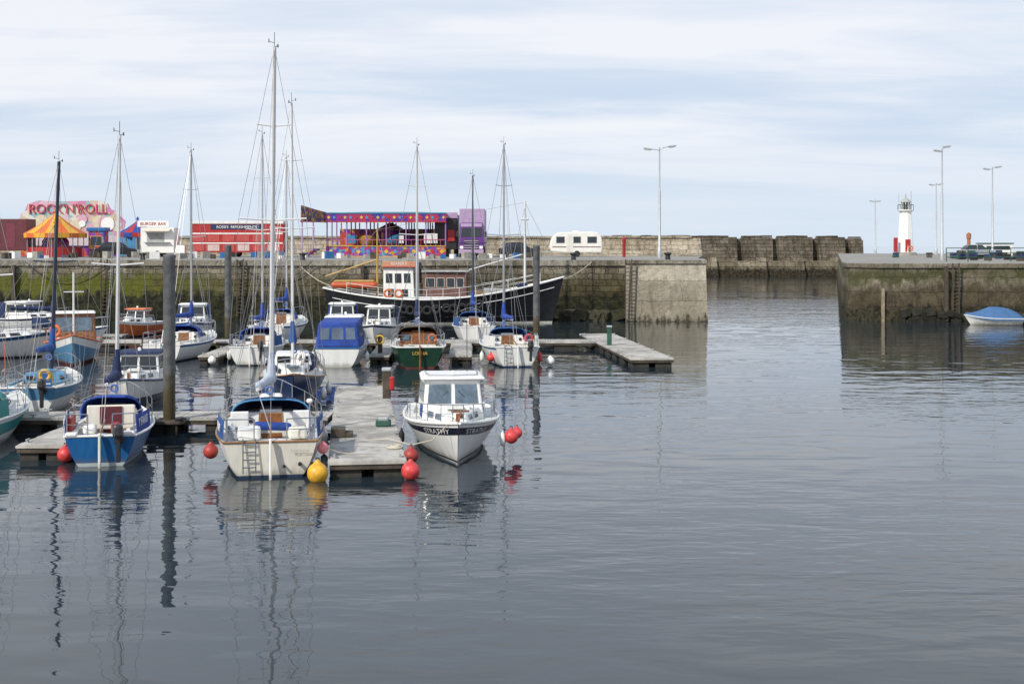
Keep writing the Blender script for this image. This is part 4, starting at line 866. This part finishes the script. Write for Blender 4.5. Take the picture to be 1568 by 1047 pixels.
# entrance wing board angled towards the visitors
wa=Vector((x0,-.15,0)); wb=Vector((x0-2.1,-3.0,0)); wvs=[]
for off in (Vector((0,0,0)),Vector((.12,.10,0))):
    for (pt,z) in ((wa,3.5),(wb,3.7),(wb,5.2),(wa.lerp(wb,.5),4.85),(wa,4.55)): wvs.append(pt+off+Vector((0,0,z)))
mk(P,'side_rounding_board',wvs,[(0,1,2,3,4),(9,8,7,6,5)]+[(i,(i+1)%5,5+(i+1)%5,5+i) for i in range(5)],carnival('entrance_board_art',[(.05,.05,.10),(.30,.13,.05),(.05,.09,.22),(.42,.26,.06),(.09,.07,.07),(.18,.03,.12)],4.5))
yaw=math.degrees(math.atan2(wb.y-wa.y,wb.x-wa.x))
boxes(P,'wing_trim',[((wa.lerp(wb,.5)+Vector((-.05,-.03,3.6))),((wb-wa).length,.1,.14),(0,0,yaw))]+[((wa.lerp(wb,.12+.19*i)+Vector((-.07,-.05,4.2))),(.28,.05,.28),(0,45,yaw)) for i in range(5)],[red,blueh2],fm=[0,1,0,1,0,1])
tubes(P,'side_posts',[((wb.x+.1,wb.y+.2,0),(wb.x+.1,wb.y+.2,4.2),.08),((x0-1.1,-1.4,0),(x0-1.1,-1.4,4),.08)],lilac,8)
boxes(P,'entrance_steps',[((x0-.9-.35*i,-.6,.75-.2*i),(.36,2.2,.2)) for i in range(4)],[purple,red],fm=[0,1,0,1])
def tub(P,x,y,z,col,a):
    vs=[];fs=[];n=10
    for i in range(n+1):
        th=R(-20+220*i/n+a); hgt=.55+.65*math.sin(math.pi*i/n)
        for r,zz_ in ((.55,0),(.85,.35),(.95,hgt),(.85,hgt),(.7,.4)): vs.append((x+r*math.cos(th),y+r*math.sin(th),z+zz_))
    for i in range(n):
        for k in range(4): a_=i*5+k; fs.append((a_,a_+1,a_+6,a_+5))
    mk(P,'waltzer_car_shell',vs,fs,col,smooth=True)
    lathe(P,'waltzer_car_seat',[(.75,.1),(.75,.4),(.3,.42),(.0,.42)],maroon,(x,y,z),seg=14)
tc_=[M('tub_gold',(.4,.22,.04),.4),M('tub_cyan',(.05,.25,.4),.4),red,M('tub_magenta',(.4,.05,.2),.4),M('tub_green',(.08,.3,.12),.4),orange]
for i in range(9): 
    a=2*math.pi*i/9; tub(P,4.1*math.cos(a),dp/2+4.1*math.sin(a),1.05+.15*math.sin(3*a),tc_[i%6],math.degrees(a)+random.uniform(-60,60))
lathe(P,'centre_paybox',[(1.0,.9),(1.0,2.6),(1.3,2.7),(1.3,3.0),(.2,3.6),(0,3.6)],carn2,(0,dp/2,0),seg=12)
box(P,'loose_panels',(4.6,.8,1.9),(1.4,.1,1.0),white,rot=(8,0,0)); box(P,'loose_panels',(-3.6,1.0,1.8),(1.0,.1,.8),cyanc,rot=(10,0,5)); box(P,'loose_panels',(1.4,.9,1.8),(.8,.1,.8),white,rot=(10,0,5))
P=empty('catering_trailer',(-27.9,131,Z0))
box(P,'body',(0,0,1.95),(9.5,2.5,3.0),red,bevel=.06)
box(P,'roof_fascia',(0,-.1,3.50),(9.5,2.5,.28),M('trailer_white',(.7,.68,.66),.5),bevel=.03)
q=[Vector(v) for v in [(-4.75,-1.25,.45),(4.75,-1.25,.45),(4.75,-1.25,3.45),(-4.75,-1.25,3.45)]]
panel(P,'white_band',q,.01,.99,.62,.67,M('trailer_white',(.7,.68,.66),.5),off=.02)
panel(P,'lower_white_band',q,.01,.99,.30,.34,white,off=.02)
for k in range(6): panel(P,'serving_window',q,.03+.16*k,.155+.16*k,.37,.60,M('shutter_red',(.45,.07,.06),.4),off=.03)
for k in range(6): panel(P,'lower_shutter',q,.03+.16*k,.155+.16*k,.06,.27,M('shutter_pale',(.55,.42,.40),.5) if k%2 else M('shutter_red',(.45,.07,.06),.4),off=.03)
panel(P,'blue_name_board',q,.22,.78,.78,.94,navy,off=.04)
text(P,'trailer_lettering','ROSSI\'S  REFRESHMENTS',(0.0,-1.32,3.03),(90,0,0),.38,white,.01)
wheels(P,[(-1.2,-1.1),(-.3,-1.1),(-1.2,1.1),(-.3,1.1)],.36,.25)
P=empty('burger_bar_trailer',(-36.0,131,Z0))
F=tbox(P,'body',-1.7,1.7,1.1,1.1,.4,3.0,0,0,0,white,bevel=.06)
window(P,'serving_hatch',F['right'],.2,.7,.45,.78,greyd,galv,.04)
box(P,'counter',(0,-1.3,1.5),(2.6,.4,.06),galv); box(P,'awning',(0,-1.5,2.75),(2.8,.9,.05),M('awning_cream',(.7,.6,.5),.7),rot=(18,0,0))
box(P,'sign_board',(-.4,-1.15,3.35),(3.2,.1,.6),white,bevel=.02); text(P,'sign_lettering','BURGER BAR',(-.4,-1.22,3.35),(90,0,0),.45,red,.01)
wheels(P,[(0,-1),(0,1)],.33,.2)
box(P,'ice_box',(2.3,-.6,.6),(.9,.7,1.2),white,bevel=.04)
def kiosk(name,x,y,r,ze,za,c1,c2,wallc,seg=16,cyl=True):
    P=empty(name,(x,y,Z0))
    lathe(P,'striped_canopy',[(r,ze-Z0),(r*.55,ze-Z0+(za-ze)*.38),(r*.2,ze-Z0+(za-ze)*.75),(0,za-Z0)],[c1,c2],seg=seg,fmf=lambda i,k:i%2,smooth=False)
    lathe(P,'valance',[(r,ze-Z0-.45),(r*1.01,ze-Z0)],[c2,c1],seg=seg,fmf=lambda i,k:i%2,smooth=False)
    lathe(P,'finial',[(.12,0),(.16,.15),(0,.4)],c2,(0,0,za-Z0),seg=8)
    tubes(P,'poles',[((r*.9*math.cos(a),r*.9*math.sin(a),0),(r*.9*math.cos(a),r*.9*math.sin(a),ze-Z0),.05) for a in [i*math.pi/4+.2 for i in range(8)]]+[((0,0,0),(0,0,za-Z0-.05),.06)],galv,6)
    if cyl:
        lathe(P,'counter_wall',[(r*.86,0),(r*.86,1.0),(r*.75,1.02)],wallc,seg=16); lathe(P,'prize_stand',[(r*.45,0),(r*.45,1.6),(r*.3,2.2),(0,2.2)],carn,seg=10)
kiosk('striped_kiosk_tent',-46.0,129,3.0,7.2,9.3,M('tent_yellow',(.72,.38,.03),.6),M('tent_orange',(.62,.14,.03),.6),red)
kiosk('striped_parasol_stall',-38.9,133,1.95,7.3,8.6,red,bluec2,blueh,seg=12,cyl=False)
P=empty('rock_n_roll_ride',(-47.9,139,Z0))
pts=[(-5.6,2.2),(-5.9,3.2),(-5.6,3.8),(-5.5,4.6),(-5.0,4.9),(-4.7,5.7),(-3.5,6.05),(-1.5,5.95),(1.0,6.0),(3.2,6.05),(4.0,5.7),(4.3,5.1),(4.9,4.9),(5.3,4.4),(5.9,3.8),(5.8,3.2),(5.4,2.2)]
extr(P,'scenery_board',pts,0,.2,carn3)
hp=M('hot_pink',(.48,.06,.14),.5)
text(P,'sign_lettering',"ROCK'N'ROLL",(-.3,-.14,5.1),(90,0,0),1.45,hp,.05,sx=.93)
text(P,'sign_lettering_backing',"ROCK'N'ROLL",(-.22,-.04,5.04),(90,0,0),1.52,M('cream_letter',(.66,.55,.28),.5),.03,sx=.93)
for i in range(22):
    xx=random.uniform(-5,5); rr_=random.uniform(.3,.8); lathe(P,'painted_cloud',[(0,-.03),(rr_,-.03),(rr_,0),(0,0)],random.choice([M('cloud_pink',(.60,.36,.44),.6),white,M('cloud_cream',(.62,.54,.40),.6),M('cloud_teal',(.2,.38,.42),.6)]),(xx,-.02-.004*i,random.uniform(2.8,4.1)),rot=(90,0,0),seg=16)
box(P,'ride_base',(0,2.5,.6),(11,5,1.2),carn2); box(P,'lower_board',(0,-.15,1.7),(11,.12,1.1),M('pale_board',(.55,.47,.5),.5))
tubes(P,'supports',[((x,.4,0),(x,.4,5),.1) for x in(-5,-2,2,5)],blueh,8)
P=empty('ticket_booth',(-42.0,130,Z0)); F=tbox(P,'booth_body',-.8,.8,.7,.7,0,2.6,0,0,0,carn,bevel=.04); window(P,'booth_window',F['right'],.15,.85,.45,.8,glass,yellow,.05); box(P,'booth_top',(0,0,2.8),(1.9,1.7,.4),blueh,bevel=.05)
P=empty('maroon_trailer',(-52.5,130,Z0)); box(P,'body',(0,0,2.25),(7.4,2.5,3.2),maroon,bevel=.06); q=[Vector(v) for v in [(-3.7,-1.25,.65),(3.7,-1.25,.65),(3.7,-1.25,3.85),(-3.7,-1.25,3.85)]]; panel(P,'side_door',q,.72,.84,.1,.85,M('maroon_door',(.16,.03,.05),.4),off=.02); window(P,'side_window',q,.52,.6,.5,.7,glassb,cream,.04); wheels(P,[(-1.5,-1.1),(-.4,-1.1),(-1.5,1.1),(-.4,1.1)],.45,.28)
P=empty('red_bollard_post',(11.2,128,Z0)); lathe(P,'post',[(.16,0),(.16,1.5),(.2,1.55),(.2,1.9),(.0,2.05)],red,seg=12)
P=empty('canvas_stall',(-40.6,136,Z0)); box(P,'stall_body',(0,0,1.1),(1.6,1.5,2.2),cyanc,bevel=.05); lathe(P,'stall_roof',[(1.3,2.2),(0,3.2)],red,seg=4)
P=empty('quay_clutter_crates',(0,0,Z0)); cr=[];cm=[]
for i in range(60):
    x=random.uniform(-50,2); y=random.uniform(112,126); s_=random.uniform(.3,.8); cr.append(((x,y,s_*.4),(s_,s_*.8,s_*.8),(0,0,random.uniform(0,90)))); cm.append(random.randint(0,3))
boxes(P,'crates',cr,[timb,blueh,white,conc],fm=cm)
# ---------------------------------------------------------------- clutter on right pier
P=empty('lobster_creel_stack',(0,0,0)); cr=[];cm=[]
for i in range(90):
    x=random.uniform(44,76); y=random.uniform(116,150)
    if abs(x/y-.336)<.006: continue
    for k in range(random.randint(1,3)): cr.append(((x,y,4.55+.16+.3*k),(.62,.42,.28),(0,0,random.uniform(-20,20)))); cm.append(random.choice([0,1,2,2,3]))
boxes(P,'creels',cr,[greenp,navyc,blackr,timb],fm=cm)
P=empty('pier_railing',(0,0,0)); tubes(P,'rails',[((38+i*2.0,112+i*.3,4.55),(38+i*2.0,112+i*.3,5.75),.045) for i in range(22)]+[((38,112,z),(80,118.3,z),.035) for z in (5.75,5.35,4.95)],greenp,5)
P=empty('beacon_post',(54.6,153,4.55)); lathe(P,'column',[(.22,0),(.2,2.2),(.28,2.25),(.28,2.8),(0,3.0)],M('rust_column',(.35,.13,.06),.6),seg=12)
P=empty('harbour_workboat',(66,175,4.55)); box(P,'deckhouse',(0,0,.8),(4,2.4,1.6),white,bevel=.08); box(P,'windows',(0,-1.22,1.1),(3.2,.06,.5),glass); box(P,'roof',(0,0,1.7),(4.3,2.7,.15),greenp,bevel=.04)
